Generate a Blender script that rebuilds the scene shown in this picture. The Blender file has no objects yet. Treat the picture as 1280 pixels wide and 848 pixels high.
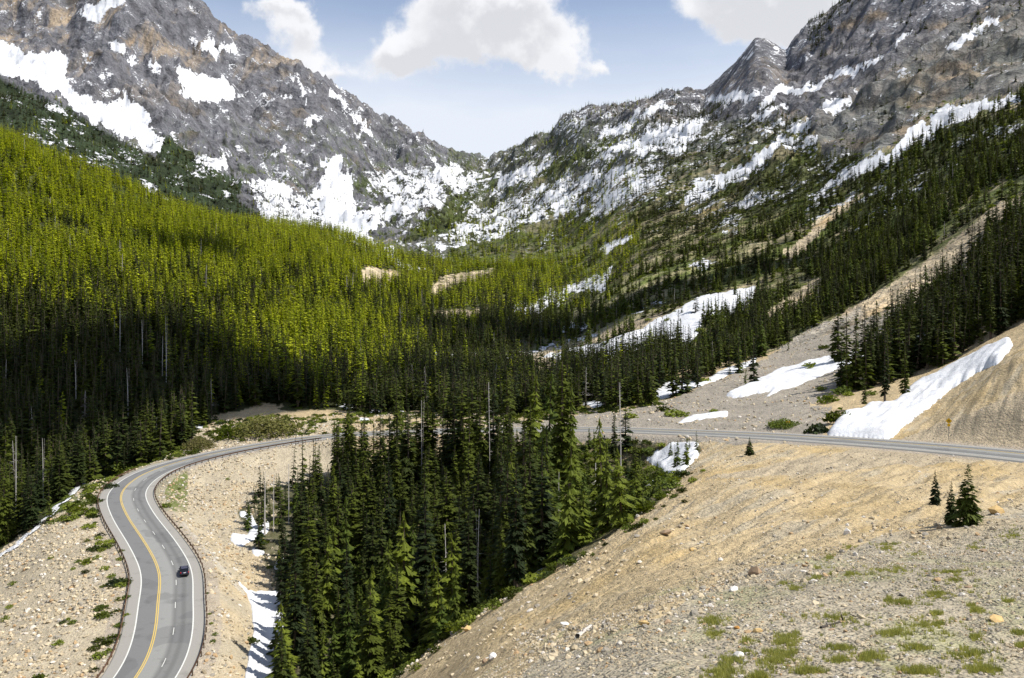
import bpy, bmesh, math, random
import numpy as np
from mathutils import Vector, Matrix

SC = bpy.context.scene
COL = SC.collection
R = math.radians
random.seed(7)
RNG = np.random.default_rng(11)
F = 995.0            # focal length in photo pixels (1280 wide)
HY = 400.0           # row of the horizon
CZ = 100.0           # height of the viewpoint

# ------------------------------------------------------------------ camera, sky, sun, exposure
cam_d = bpy.data.cameras.new('camera')
cam = bpy.data.objects.new('camera', cam_d); COL.objects.link(cam)
cam.location = (0, 0, CZ); cam.rotation_euler = (R(90), 0, 0)
cam_d.sensor_width = 36.0; cam_d.lens = 36.0 * F / 1280.0
cam_d.shift_y = -(424.0 - HY) / 1280.0
cam_d.clip_start = 0.5; cam_d.clip_end = 20000
SC.camera = cam
SC.view_settings.view_transform = 'Standard'; SC.view_settings.look = 'None'
SC.view_settings.exposure = 0.65; SC.view_settings.gamma = 1.0
SC.view_settings.use_curve_mapping = False

SUN_AZ, SUN_EL = R(103), R(56)
SUN_DIR = Vector((math.sin(SUN_AZ) * math.cos(SUN_EL), math.cos(SUN_AZ) * math.cos(SUN_EL), math.sin(SUN_EL)))
sl = bpy.data.lights.new('sun', 'SUN'); sl.energy = 4.6; sl.angle = R(0.53); sl.color = (1.0, 0.955, 0.88)
so = bpy.data.objects.new('sun', sl); COL.objects.link(so)
so.rotation_euler = SUN_DIR.to_track_quat('Z', 'Y').to_euler(); so.location = (0, 0, 400)


# ------------------------------------------------------------------ node helpers
class NT:
    def __init__(s, tree): s.t = tree; s.n = tree.nodes; s.l = tree.links
    def put(s, sock, v):
        if isinstance(v, bpy.types.NodeSocket): s.l.new(v, sock)
        elif v is not None:
            if hasattr(sock.default_value, '__len__') and not hasattr(v, '__len__'): v = (v,) * len(sock.default_value)
            if hasattr(sock.default_value, '__len__') and len(sock.default_value) == 4 and len(v) == 3: v = (*v, 1)
            sock.default_value = v
    def m(s, op, a, b=None, c=None, clamp=False):
        n = s.n.new('ShaderNodeMath'); n.operation = op; n.use_clamp = clamp
        for i, v in enumerate((a, b, c)):
            if v is not None: s.put(n.inputs[i], v)
        return n.outputs[0]
    def vm(s, op, a, b=None):
        n = s.n.new('ShaderNodeVectorMath'); n.operation = op
        s.put(n.inputs[0], a)
        if b is not None: s.put(n.inputs[3] if op == 'SCALE' else n.inputs[1], b)
        return n.outputs[1] if op in ('DOT_PRODUCT', 'LENGTH') else n.outputs[0]
    def mix(s, f, a, b, blend='MIX'):
        n = s.n.new('ShaderNodeMix'); n.data_type = 'RGBA'; n.blend_type = blend
        s.put(n.inputs['Factor'], f)
        s.put([i for i in n.inputs if i.name == 'A' and i.type == 'RGBA'][0], a)
        s.put([i for i in n.inputs if i.name == 'B' and i.type == 'RGBA'][0], b)
        return [o for o in n.outputs if o.type == 'RGBA'][0]
    def sm(s, x, lo, hi):
        n = s.n.new('ShaderNodeMapRange'); n.interpolation_type = 'SMOOTHSTEP'
        s.put(n.inputs[0], x); s.put(n.inputs[1], lo); s.put(n.inputs[2], hi)
        return n.outputs[0]
    def noise(s, vec, scale, detail=4, rough=0.55, dist=0.0):
        n = s.n.new('ShaderNodeTexNoise'); s.put(n.inputs['Vector'], vec); n.inputs['Scale'].default_value = scale
        n.inputs['Detail'].default_value = detail; n.inputs['Roughness'].default_value = rough
        n.inputs['Distortion'].default_value = dist
        return n.outputs['Fac'], n.outputs['Color']
    def vor(s, vec, scale, feature='F1', rnd=1.0):
        n = s.n.new('ShaderNodeTexVoronoi'); n.feature = feature; s.put(n.inputs['Vector'], vec)
        n.inputs['Scale'].default_value = scale; n.inputs['Randomness'].default_value = rnd
        return n.outputs
    def attr(s, name):
        n = s.n.new('ShaderNodeAttribute'); n.attribute_name = name; return n
    def map(s, vec, scale=(1, 1, 1), rot=(0, 0, 0)):
        n = s.n.new('ShaderNodeMapping'); s.put(n.inputs[0], vec)
        n.inputs['Scale'].default_value = scale; n.inputs['Rotation'].default_value = rot
        return n.outputs[0]
    def bump(s, h, strength=0.5, dist=1.0, normal=None):
        n = s.n.new('ShaderNodeBump'); s.put(n.inputs['Height'], h)
        n.inputs['Strength'].default_value = strength; n.inputs['Distance'].default_value = dist
        if normal is not None: s.l.new(normal, n.inputs['Normal'])
        return n.outputs[0]


def new_mat(name):
    m = bpy.data.materials.new(name); m.use_nodes = True
    t = NT(m.node_tree); t.n.clear()
    out = t.n.new('ShaderNodeOutputMaterial')
    b = t.n.new('ShaderNodeBsdfPrincipled'); t.l.new(b.outputs[0], out.inputs[0])
    b.inputs['Specular IOR Level'].default_value = 0.2
    b.inputs['Roughness'].default_value = 0.9
    t.b = b; t.out = out
    return m, t


def plain(name, col, rough=0.8, var=0.25, scale=3.0, metal=0.0, spec=0.3):
    m, t = new_mat(name)
    co = t.n.new('ShaderNodeTexCoord').outputs['Object']
    f, _ = t.noise(co, scale, 4)
    k = t.m('ADD', t.m('MULTIPLY', t.m('SUBTRACT', f, 0.5), 2 * var), 1.0)
    t.put(t.b.inputs['Base Color'], t.vm('MULTIPLY', tuple(col), t.vm('SCALE', (1, 1, 1), k)))
    t.b.inputs['Roughness'].default_value = rough; t.b.inputs['Metallic'].default_value = metal
    t.b.inputs['Specular IOR Level'].default_value = spec
    return m


# ------------------------------------------------------------------ world: daylight sky with clouds
def make_world():
    w = bpy.data.worlds.new('World'); SC.world = w; w.use_nodes = True
    t = NT(w.node_tree); t.n.clear()
    out = t.n.new('ShaderNodeOutputWorld'); bg = t.n.new('ShaderNodeBackground'); t.l.new(bg.outputs[0], out.inputs[0])
    sky = t.n.new('ShaderNodeTexSky'); sky.sky_type = 'NISHITA'; sky.sun_disc = False
    sky.sun_elevation = SUN_EL; sky.sun_rotation = SUN_AZ; sky.altitude = 1600
    sky.air_density = 1.0; sky.dust_density = 0.6; sky.ozone_density = 1.5
    bg.inputs['Strength'].default_value = 0.1
    g = t.n.new('ShaderNodeTexCoord').outputs['Generated']
    sep = t.n.new('ShaderNodeSeparateXYZ'); t.l.new(g, sep.inputs[0])
    X, Y, Z = sep.outputs
    yy = t.m('MAXIMUM', t.m('ABSOLUTE', Y), 0.15)
    # clouds float over the whole dome: noise on direction, larger banks placed by bearing and height
    _, nc = t.noise(g, 5.0, 6, 0.6)
    wob = t.vm('SCALE', t.vm('SUBTRACT', nc, (0.5, 0.5, 0.5)), 0.16)
    _, nc2 = t.noise(g, 22.0, 5, 0.6)
    wob = t.vm('ADD', wob, t.vm('SCALE', t.vm('SUBTRACT', nc2, (0.5, 0.5, 0.5)), 0.05))
    d = t.vm('ADD', g, wob)
    s2 = t.n.new('ShaderNodeSeparateXYZ'); t.l.new(d, s2.inputs[0])
    y2 = t.m('MAXIMUM', s2.outputs[1], 0.15)
    U = t.m('DIVIDE', s2.outputs[0], y2); V = t.m('DIVIDE', s2.outputs[2], y2)
    banks = [  # pixel centre x, y and half sizes: bearing and height of each cloud
        (592, 40, 100, 42, 1.0), (590, -16, 80, 50, 1.0), (680, 54, 40, 24, 0.9), (508, 60, 40, 26, .9), (655, 6, 50, 36, .9),
        (336, 18, 44, 20, 0.75), (362, 50, 32, 30, 0.8), (398, 92, 56, 20, 0.78),
        (980, 0, 120, 52, 1.0), (940, 40, 62, 34, .9), (1050, 45, 90, 50, .9), (748, 66, 16, 12, .6),
        (1250, -40, 200, 80, 1.0), (100, -120, 160, 60, .9)]
    tot = None; low = None
    for (px, py, sx, sy, a) in banks:
        u0, v0 = (px - 640) / F, (HY - py) / F
        e = t.m('ADD', t.m('POWER', t.m('MULTIPLY', t.m('SUBTRACT', U, u0), F / sx), 2),
                t.m('POWER', t.m('MULTIPLY', t.m('SUBTRACT', V, v0), F / sy), 2))
        e = t.m('MULTIPLY', t.m('EXPONENT', t.m('MULTIPLY', e, -0.9)), a)
        tot = e if tot is None else t.m('ADD', tot, e)
        u_ = t.m('MULTIPLY', e, t.sm(t.m('MULTIPLY', t.m('SUBTRACT', v0, V), F / sy), -.55, .75))
        low = u_ if low is None else t.m('ADD', low, u_)
    front = t.sm(Y, 0.15, 0.4)
    tot = t.m('MULTIPLY', tot, front)
    f3, _ = t.noise(t.vm('MULTIPLY', g, (1, 1, 1.6)), 2.3, 6, 0.6)
    rest = t.sm(f3, 0.52, 0.68)   # scattered clouds over the rest of the dome
    up = t.m('MAXIMUM', t.sm(Z, 0.46, 0.6), t.m('SUBTRACT', 1.0, front))
    tot = t.m('MAXIMUM', tot, t.m('MULTIPLY', rest, up))
    fine, _ = t.noise(g, 30.0, 5, 0.6)
    cov = t.sm(t.m('ADD', tot, t.m('MULTIPLY', t.m('SUBTRACT', fine, 0.5), 0.75)), 0.27, 0.74)
    thick = t.m('MAXIMUM', t.sm(low, 0.12, 0.75), t.m('MULTIPLY', t.sm(tot, .9, 2.2), .35))
    # thin high veil towards the horizon
    f4, _ = t.noise(t.vm('MULTIPLY', g, (1, 1, 3.0)), 4.0, 5, 0.55)
    veil = t.m('MULTIPLY', t.sm(Z, 0.42, 0.10), t.sm(f4, 0.30, 0.66))
    veil = t.m('ADD', t.m('MULTIPLY', veil, 0.38), t.m('ADD', 0.14, t.m('MULTIPLY', t.sm(Z, 0.40, 0.20), 0.82)))
    tex, _ = t.noise(g, 9.0, 5, 0.6)
    white = t.mix(thick, (6.4, 6.4, 6.5), (4.75, 4.8, 5.0))
    white = t.mix(t.m('MULTIPLY', t.sm(tex, .47, .60), .6), white, (6.5, 6.5, 6.55))
    skyc = t.vm('MULTIPLY', sky.outputs[0], (1.12, 1.08, 1.04))
    c = t.mix(t.m('MINIMUM', veil, 0.92), skyc, (5.5, 5.8, 6.35))
    c = t.mix(t.m('MULTIPLY', cov, 0.93), c, white)
    t.put(bg.inputs['Color'], c)


make_world()


# ------------------------------------------------------------------ numpy noise
_perm = np.random.default_rng(3).permutation(4096).astype(np.int64)
_ga = np.random.default_rng(5).uniform(0, 2 * np.pi, 4096)
_gx, _gy = np.cos(_ga), np.sin(_ga)
def perlin(x, y, seed=0):
    xi = np.floor(x).astype(np.int64); yi = np.floor(y).astype(np.int64)
    xf = x - xi; yf = y - yi
    u = xf * xf * xf * (xf * (xf * 6 - 15) + 10); v = yf * yf * yf * (yf * (yf * 6 - 15) + 10)
    def g(ix, iy, fx, fy):
        h = _perm[(_perm[(ix + seed * 131) & 4095] + iy) & 4095]
        return _gx[h] * fx + _gy[h] * fy
    a = g(xi, yi, xf, yf); b = g(xi + 1, yi, xf - 1, yf)
    c = g(xi, yi + 1, xf, yf - 1); e = g(xi + 1, yi + 1, xf - 1, yf - 1)
    return ((a + (b - a) * u) + ((c + (e - c) * u) - (a + (b - a) * u)) * v) * 1.5
def fbm(x, y, octs=4, seed=0, gain=0.5):
    s = 0; a = 1.0; tot = 0
    for i in range(octs):
        s = s + a * perlin(x * 2 ** i + 17.3 * i, y * 2 ** i - 9.1 * i, seed + i); tot += a; a *= gain
    return s / tot
def ridged(x, y, octs=4, seed=0, gain=0.5):
    s = 0; a = 1.0; tot = 0
    for i in range(octs):
        s = s + a * (1 - 2 * np.abs(perlin(x * 2 ** i + 7.7 * i, y * 2 ** i + 3.1 * i, seed + i))); tot += a; a *= gain
    return s / tot
def sstep(x, lo, hi):
    k = np.clip((x - lo) / (hi - lo), 0, 1); return k * k * (3 - 2 * k)


# ------------------------------------------------------------------ terrain base: valley profiles measured along bearings
def D(d, drop): return (d, HY + drop / d * F)
NEARL = [D(2, 4), D(8, 6), D(20, 12.5), D(40, 24), D(70, 40), D(100, 53)]
NEARR = [D(2, 4), D(8, 5.6), D(13, 6.7)]
PROF = {
    -1200: NEARL + [D(130, 62), D(180, 60), D(260, 40), D(400, 5), (600, 330), (900, 150), (1100, 160), (1600, 60), (2400, -140), (3000, -150), (4000, 40), (6500, 250)],
    -400: NEARL + [D(130, 64), D(175, 66), D(240, 60), D(300, 48), (400, 425), (550, 320), (720, 230), (900, 150), (1050, 165), (1600, 90), (2200, 0), (2900, -120), (3600, 40), (6500, 250)],
    0: NEARL + [D(130, 63), (145, 848), (175, 783), (205, 733), (235, 692), (270, 645), (300, 596), (350, 525), (430, 435), (570, 335), (720, 255), (900, 182), (1010, 195), (1250, 176), (1600, 130), (2000, 80), (2400, 20), (2900, -70), (3500, 60), (6500, 250)],
    100: NEARL + [D(130, 63), (150, 848), (180, 778), (220, 698), (262, 636), (300, 590), (330, 550), (380, 485), (470, 402), (640, 315), (850, 250), (1000, 214), (1120, 224), (1500, 185), (2000, 110), (2600, 0), (2900, -30), (3500, 100), (6500, 270)],
    250: NEARL + [D(125, 61.5), (155, 815), (200, 705), (240, 635), (285, 572), (330, 540), (380, 500), (470, 432), (600, 370), (800, 315), (1080, 272), (1200, 285), (1500, 255), (2000, 190), (2600, 75), (2850, 20), (3400, 120), (6500, 280)],
    400: NEARL + [D(125, 62), (150, 844), (200, 712), (250, 622), (285, 570), (303, 546), (330, 531), (370, 512), (450, 470), (560, 420), (700, 370), (900, 325), (1200, 296), (1320, 300), (1900, 278), (2500, 190), (2950, 112), (3500, 160), (6500, 290)],
    500: NEARR + [D(25, 12.5), D(50, 27), D(80, 40), (105, 847), (140, 836), (200, 700), (245, 618), (275, 560), (289, 541), (320, 527), (380, 506), (470, 472), (620, 422), (850, 370), (1150, 333), (1400, 317), (1500, 320), (2000, 300), (2600, 245), (3150, 172), (3700, 200), (6500, 290)],
    600: NEARR + [D(22, 10.5), (40, 850), (80, 800), (110, 773), (150, 752), (190, 700), (235, 620), (262, 560), (275, 537), (310, 526), (390, 505), (480, 478), (650, 432), (850, 398), (1100, 355), (1400, 325), (1900, 308), (2600, 262), (4000, 204), (4600, 215), (6500, 290)],
    700: NEARR + [D(22, 10), (38, 800), (70, 757), (115, 712), (160, 655), (205, 592), (240, 548), (252, 535), (300, 524), (380, 504), (470, 478), (640, 434), (850, 395), (1100, 352), (1500, 300), (2100, 240), (3100, 168), (3600, 190), (6500, 280)],
    800: NEARR + [(18, 842), (24, 800), (34, 765), (60, 722), (95, 675), (130, 640), (165, 615), (195, 590), (215, 556), (228, 537), (260, 521), (330, 497), (420, 464), (600, 410), (820, 350), (1150, 290), (1500, 225), (2100, 170), (2700, 133), (3200, 165), (6500, 270)],
    900: NEARR + [(17, 846), (23, 800), (33, 745), (60, 695), (95, 640), (135, 590), (170, 563), (195, 545), (204, 540.5), (240, 524), (300, 490), (400, 455), (560, 392), (800, 325), (1150, 262), (1600, 180), (2100, 125), (2500, 103), (3000, 150), (6500, 260)],
    1000: NEARR + [(17, 846), (23, 785), (32, 732), (45, 690), (80, 640), (125, 590), (165, 556), (181, 546), (210, 528), (270, 492), (360, 450), (480, 400), (640, 345), (850, 280), (1200, 215), (1600, 140), (1900, 85), (2150, 60), (2700, 130), (6500, 260)],
    1150: NEARR + [(17, 845), (23, 775), (32, 720), (45, 682), (70, 628), (105, 592), (135, 568), (153, 556), (175, 540), (215, 500), (290, 440), (380, 378), (520, 300), (750, 232), (1000, 170), (1250, 105), (1700, 0), (2050, -60), (2600, 60), (6500, 240)],
    1280: NEARR + [(17, 845), (22, 780), (30, 720), (42, 672), (60, 632), (90, 600), (118, 574), (133, 565), (152, 514), (182, 440), (200, 434), (245, 405), (330, 330), (480, 240), (680, 170), (950, 110), (1300, 20), (1700, -70), (2050, -130), (2600, 20), (6500, 230)],
    1500: NEARR + [(17, 840), (24, 760), (36, 690), (55, 640), (80, 608), (95, 595), (110, 520), (130, 430), (170, 380), (260, 300), (380, 220), (600, 120), (1000, 0), (1500, -120), (2000, -180), (2600, -20), (6500, 230)],
    2600: NEARR + [(17, 820), (30, 690), (50, 620), (70, 590), (100, 450), (150, 350), (260, 230), (500, 80), (1000, -80), (2000, -260), (2800, -50), (6500, 230)],
}
SKY = [(-1200, -150), (-400, -120), (0, -55), (60, -40), (85, -6), (150, -45), (180, -25), (225, -2), (232, 10), (265, 30), (300, 58), (345, 86), (400, 111), (430, 128),
       (455, 146), (480, 162), (520, 183), (555, 198), (580, 204), (600, 203), (612, 206), (625, 200), (637, 197), (648, 198), (660, 191), (685, 183), (700, 167), (715, 155),
       (735, 148), (770, 145), (790, 141), (830, 132), (860, 127), (880, 123), (895, 108), (920, 80), (936, 60), (945, 51), (957, 55), (972, 66), (983, 75),
       (990, 65), (1010, 52), (1040, 30), (1070, 4), (1090, -15), (1150, -62), (1280, -130), (1500, -180), (2600, -260)]

def pchip(xs, ys, xq):
    xs = np.array(xs, float); ys = np.array(ys, float)
    h = np.diff(xs); dl = np.diff(ys) / h
    m = np.zeros_like(ys); m[0] = dl[0]; m[-1] = dl[-1]
    for i in range(1, len(xs) - 1):
        if dl[i - 1] * dl[i] > 0:
            w1 = 2 * h[i] + h[i - 1]; w2 = h[i] + 2 * h[i - 1]
            m[i] = (w1 + w2) / (w1 / dl[i - 1] + w2 / dl[i])
    i = np.clip(np.searchsorted(xs, xq) - 1, 0, len(xs) - 2)
    t = (xq - xs[i]) / h[i]; t = np.clip(t, 0, 1)
    return ((1 + 2 * t) * (1 - t) ** 2 * ys[i] + t * (1 - t) ** 2 * h[i] * m[i]
            + t * t * (3 - 2 * t) * ys[i + 1] + t * t * (t - 1) * h[i] * m[i + 1])

L0, L1, NL = math.log(2.0), math.log(6500.0), 1000
LDG = np.linspace(L0, L1, NL)
PXG = np.arange(-1200, 2601, 4.0)
_cp = sorted(PROF)
_tab = np.array([pchip([math.log(d) for d, _ in PROF[c]], [p for _, p in PROF[c]], LDG) for c in _cp])
TAB = np.empty((len(PXG), NL))
for k in range(NL):
    TAB[:, k] = pchip(_cp, _tab[:, k], PXG) if LDG[k] > math.log(100) else np.interp(PXG, _cp, _tab[:, k])
_kg = np.exp(-0.5 * (np.arange(-18, 19) / 7.0) ** 2); _kg /= _kg.sum()
_pad = np.pad(TAB, ((18, 18), (0, 0)), mode='edge')
_sm = sum(_kg[q] * _pad[q:q + len(PXG)] for q in range(37))
_wn = 1 - sstep(LDG, math.log(500), math.log(900))
TAB = _sm * _wn + TAB * (1 - _wn)
_sx, _sy = zip(*SKY); SKYG = np.interp(PXG, _sx, _sy) + 5.0 * (1 - sstep(PXG, 500, 580)) + 4.0 * sstep(PXG, 660, 760)
_far = LDG > math.log(1300)
for it in range(3):                      # bring the crest line of the mountains to its surveyed outline
    sub = np.where(_far[None, :], TAB, 1e9)
    kmin = sub.argmin(1); cur = sub.min(1)
    for i in range(len(PXG)):
        lr = LDG[kmin[i]]
        TAB[i] += (SKYG[i] - cur[i]) * sstep(LDG, lr - 0.62, lr - 0.02)

def base_py(px, d):
    fx = np.clip((px - PXG[0]) / 4.0, 0, len(PXG) - 1.001); fy = np.clip((np.log(d) - L0) / (L1 - L0) * (NL - 1), 0, NL - 1.001)
    i = fx.astype(int); j = fy.astype(int); a = fx - i; b = fy - j
    return (TAB[i, j] * (1 - a) + TAB[i + 1, j] * a) * (1 - b) + (TAB[i, j + 1] * (1 - a) + TAB[i + 1, j + 1] * a) * b

# ------------------------------------------------------------------ road centre line (x, y, z)
RP = [(80, 880, 118), (183, 848, 135.5), (205, 790, 152), (207, 750, 166), (209.5, 716, 180), (192, 680, 197), (164, 640, 224), (160, 612, 246), (200, 587, 271), (290, 563, 291), (410, 545.5, 303),
      (500, 540, 291), (600, 537.5, 275), (740, 536, 244), (850, 539.5, 215), (950, 543.5, 192), (1050, 549.5, 171), (1150, 557, 153), (1280, 568, 133), (1450, 588, 112), (1800, 620, 88)]
_rp = np.array([((px - 640) / F * d, d, CZ - (py - HY) / F * d) for px, py, d in RP])
_rp[0] = (-63, 112, _rp[1][2] - 1.6)
def catmull(P, n):
    out = []
    for i in range(len(P) - 1):
        p0 = P[max(i - 1, 0)]; p1 = P[i]; p2 = P[i + 1]; p3 = P[min(i + 2, len(P) - 1)]
        for k in range(n):
            t = k / n
            out.append(0.5 * ((2 * p1) + (-p0 + p2) * t + (2 * p0 - 5 * p1 + 4 * p2 - p3) * t * t + (-p0 + 3 * p1 - 3 * p2 + p3) * t ** 3))
    out.append(P[-1]); return np.array(out)
_rd = catmull(_rp, 30)
_s = np.concatenate([[0], np.cumsum(np.linalg.norm(np.diff(_rd[:, :2], axis=0), axis=1))])
RL = _s[-1]; RS = np.arange(0, RL, 1.5)
ROAD = np.stack([np.interp(RS, _s, _rd[:, k]) for k in range(3)], 1)
for _ in range(30):                     # ease out kinks
    ROAD[1:-1] = ROAD[1:-1] * 0.5 + (ROAD[:-2] + ROAD[2:]) * 0.25
for _ in range(200):
    ROAD[1:-1, 2] = ROAD[1:-1, 2] * 0.5 + (ROAD[:-2, 2] + ROAD[2:, 2]) * 0.25
TAN = np.gradient(ROAD[:, :2], axis=0); TAN /= np.linalg.norm(TAN, axis=1)[:, None]
NOR = np.stack([TAN[:, 1], -TAN[:, 0]], 1)     # to the right of travel (away from the viewer first)

def road_info(x, y):
    """distance to the road centre and the road's height there"""
    x = np.asarray(x, float); y = np.asarray(y, float)
    dist = np.full(x.shape, 1e6); rz = np.zeros(x.shape)
    idx = np.where((y > 60) & (y < 400) & (np.abs(x) < 330))[0] if x.ndim == 1 else None
    R2 = ROAD[::2]
    for c in range(0, len(idx), 20000):
        ii = idx[c:c + 20000]
        dd = (x[ii, None] - R2[None, :, 0]) ** 2 + (y[ii, None] - R2[None, :, 1]) ** 2
        k = dd.argmin(1)
        k = np.clip(k * 2, 0, len(ROAD) - 1)
        dx = x[ii] - ROAD[k, 0]; dy = y[ii] - ROAD[k, 1]
        al = np.clip(dx * TAN[k, 0] + dy * TAN[k, 1], -2, 2)
        dist[ii] = np.hypot(dx - al * TAN[k, 0], dy - al * TAN[k, 1])
        slope = np.gradient(ROAD[:, 2])[k] / 1.5
        rz[ii] = ROAD[k, 2] + al * slope
    return dist, rz

def height(x, y, noise=True):
    x = np.asarray(x, float).ravel(); y = np.asarray(y, float).ravel()
    d = np.maximum(y, 2.0); px = 640 + F * x / d
    z = CZ - (base_py(px, d) - HY) / F * d
    if noise:
        # small relief near, gullies and buttresses far
        nr = sstep(d, 10, 60)
        z += fbm(x / 9, y / 9, 4, 1) * (0.12 + 0.7 * nr) * (1 - 0.0 * d)
        rill = fbm((x * 0.75 - y * 0.66) / 2.6, (x * 0.66 + y * 0.75) / 22, 3, 9)   # rills running down the loose slope
        z += rill * 0.85 * sstep(d, 40, 70) * (1 - sstep(d, 200, 260)) * sstep(px, 560, 760)
        mid = sstep(d, 260, 600)
        z += fbm(x / 60, y / 60, 5, 20) * 7.0 * mid
        left = 1 - sstep(px, 500, 640)
        fr = np.maximum(sstep(d, 1050, 1900), sstep(d, 700, 1150) * sstep(px, 860, 980) * sstep(z - CZ, 90, 190) * .8)
        wx = fbm(x / 420, y / 420, 3, 33) * 120
        rl = ridged((x * 0.45 + y * 0.89 + wx) / 330, (x * 0.89 - y * 0.45) / 900, 5, 40, 0.55)
        ua = -x * 0.40 + y * 0.92; va = x * 0.92 + y * 0.40
        rr = ridged((ua + wx) / 330, va / 900, 5, 43, 0.55)
        pk = 1 - .85 * np.exp(-((px - 935) / 65) ** 2) * sstep(d, 1600, 2000)
        z += ((rl - 0.3) * 78 * left + (rr - 0.3) * 42 * (1 - left)) * fr * pk
        z += ridged(x / 95, y / 95, 5, 60, 0.6) * 30 * fr * (0.7 + 0.3 * left) * pk
        z += (np.abs(perlin(x / 46 + wx / 60, y / 46, 66)) + .5 * np.abs(perlin(x / 21, y / 21, 67))) * 13 * fr * pk
        z += ridged(x / 190 + wx / 300, y / 190, 3, 69, .45) * 34 * fr * pk
        cl = sstep(d, 750, 1100) * sstep(px, 800, 900)
        z += ridged((ua + wx) / 120, va / 300, 4, 70, 0.55) * 12 * cl
    dist, rz = road_info(x, y)
    a = sstep(dist, 8.6, 20.0 + 26 * (1 - sstep(px, 150, 210)) * (d < 260))
    a = np.where(dist < 8.6, 0, a)
    z = np.where(dist < 1e5, (rz - 0.3) * (1 - a) + z * a, z)
    return z

def H1(x, y): return float(height(np.array([x]), np.array([y]))[0])

def hit(px, py, dmin=10, dmax=4500):
    """ground point seen at a bearing and height"""
    ds = np.exp(np.linspace(math.log(dmin), math.log(dmax), 700)); x = (px - 640) / F * ds
    z = height(x, ds); p = HY - (z - CZ) / ds * F
    k = np.where(p <= py)[0]
    if len(k) == 0: return None
    k = k[0]
    if k > 0:
        t = (p[k - 1] - py) / max(p[k - 1] - p[k], 1e-6); dd = ds[k - 1] + (ds[k] - ds[k - 1]) * min(max(t, 0), 1)
    else: dd = ds[0]
    return Vector(((px - 640) / F * dd, dd, H1((px - 640) / F * dd, dd)))

# ------------------------------------------------------------------ cover maps: where snow, scree, soil and woods lie
MX0, MY0, MW, MH = -60, -40, 1400, 900
def poly_mask(pts):
    pts = np.array(pts, float); yy, xx = np.mgrid[0:MH, 0:MW]; xx = xx + MX0 + .5; yy = yy + MY0 + .5
    x0, y0 = pts.min(0); x1, y1 = pts.max(0)
    m = np.zeros((MH, MW), bool)
    a0 = int(max(0, x0 - MX0 - 1)); a1 = int(min(MW, x1 - MX0 + 2)); b0 = int(max(0, y0 - MY0 - 1)); b1 = int(min(MH, y1 - MY0 + 2))
    if a1 <= a0 or b1 <= b0: return m
    X = xx[b0:b1, a0:a1]; Y = yy[b0:b1, a0:a1]; ins = np.zeros(X.shape, bool)
    n = len(pts)
    for i in range(n):
        xa, ya = pts[i]; xb, yb = pts[(i + 1) % n]
        if ya == yb: continue
        c = ((ya > Y) != (yb > Y)) & (X < (xb - xa) * (Y - ya) / (yb - ya) + xa)
        ins ^= c
    m[b0:b1, a0:a1] = ins
    return m
def P(ox, oy, s, *pts): return [(ox + x / s, oy + y / s) for x, y in pts]
def Z1(*p): return P(0, 0, 2.974, *p)
def Z2(*p): return P(400, 60, 2.974, *p)
def Z3(*p): return P(800, 0, 2.667, *p)
def Z5(*p): return P(400, 290, 2.974, *p)
def Z6(*p): return P(800, 270, 2.667, *p)
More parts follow.
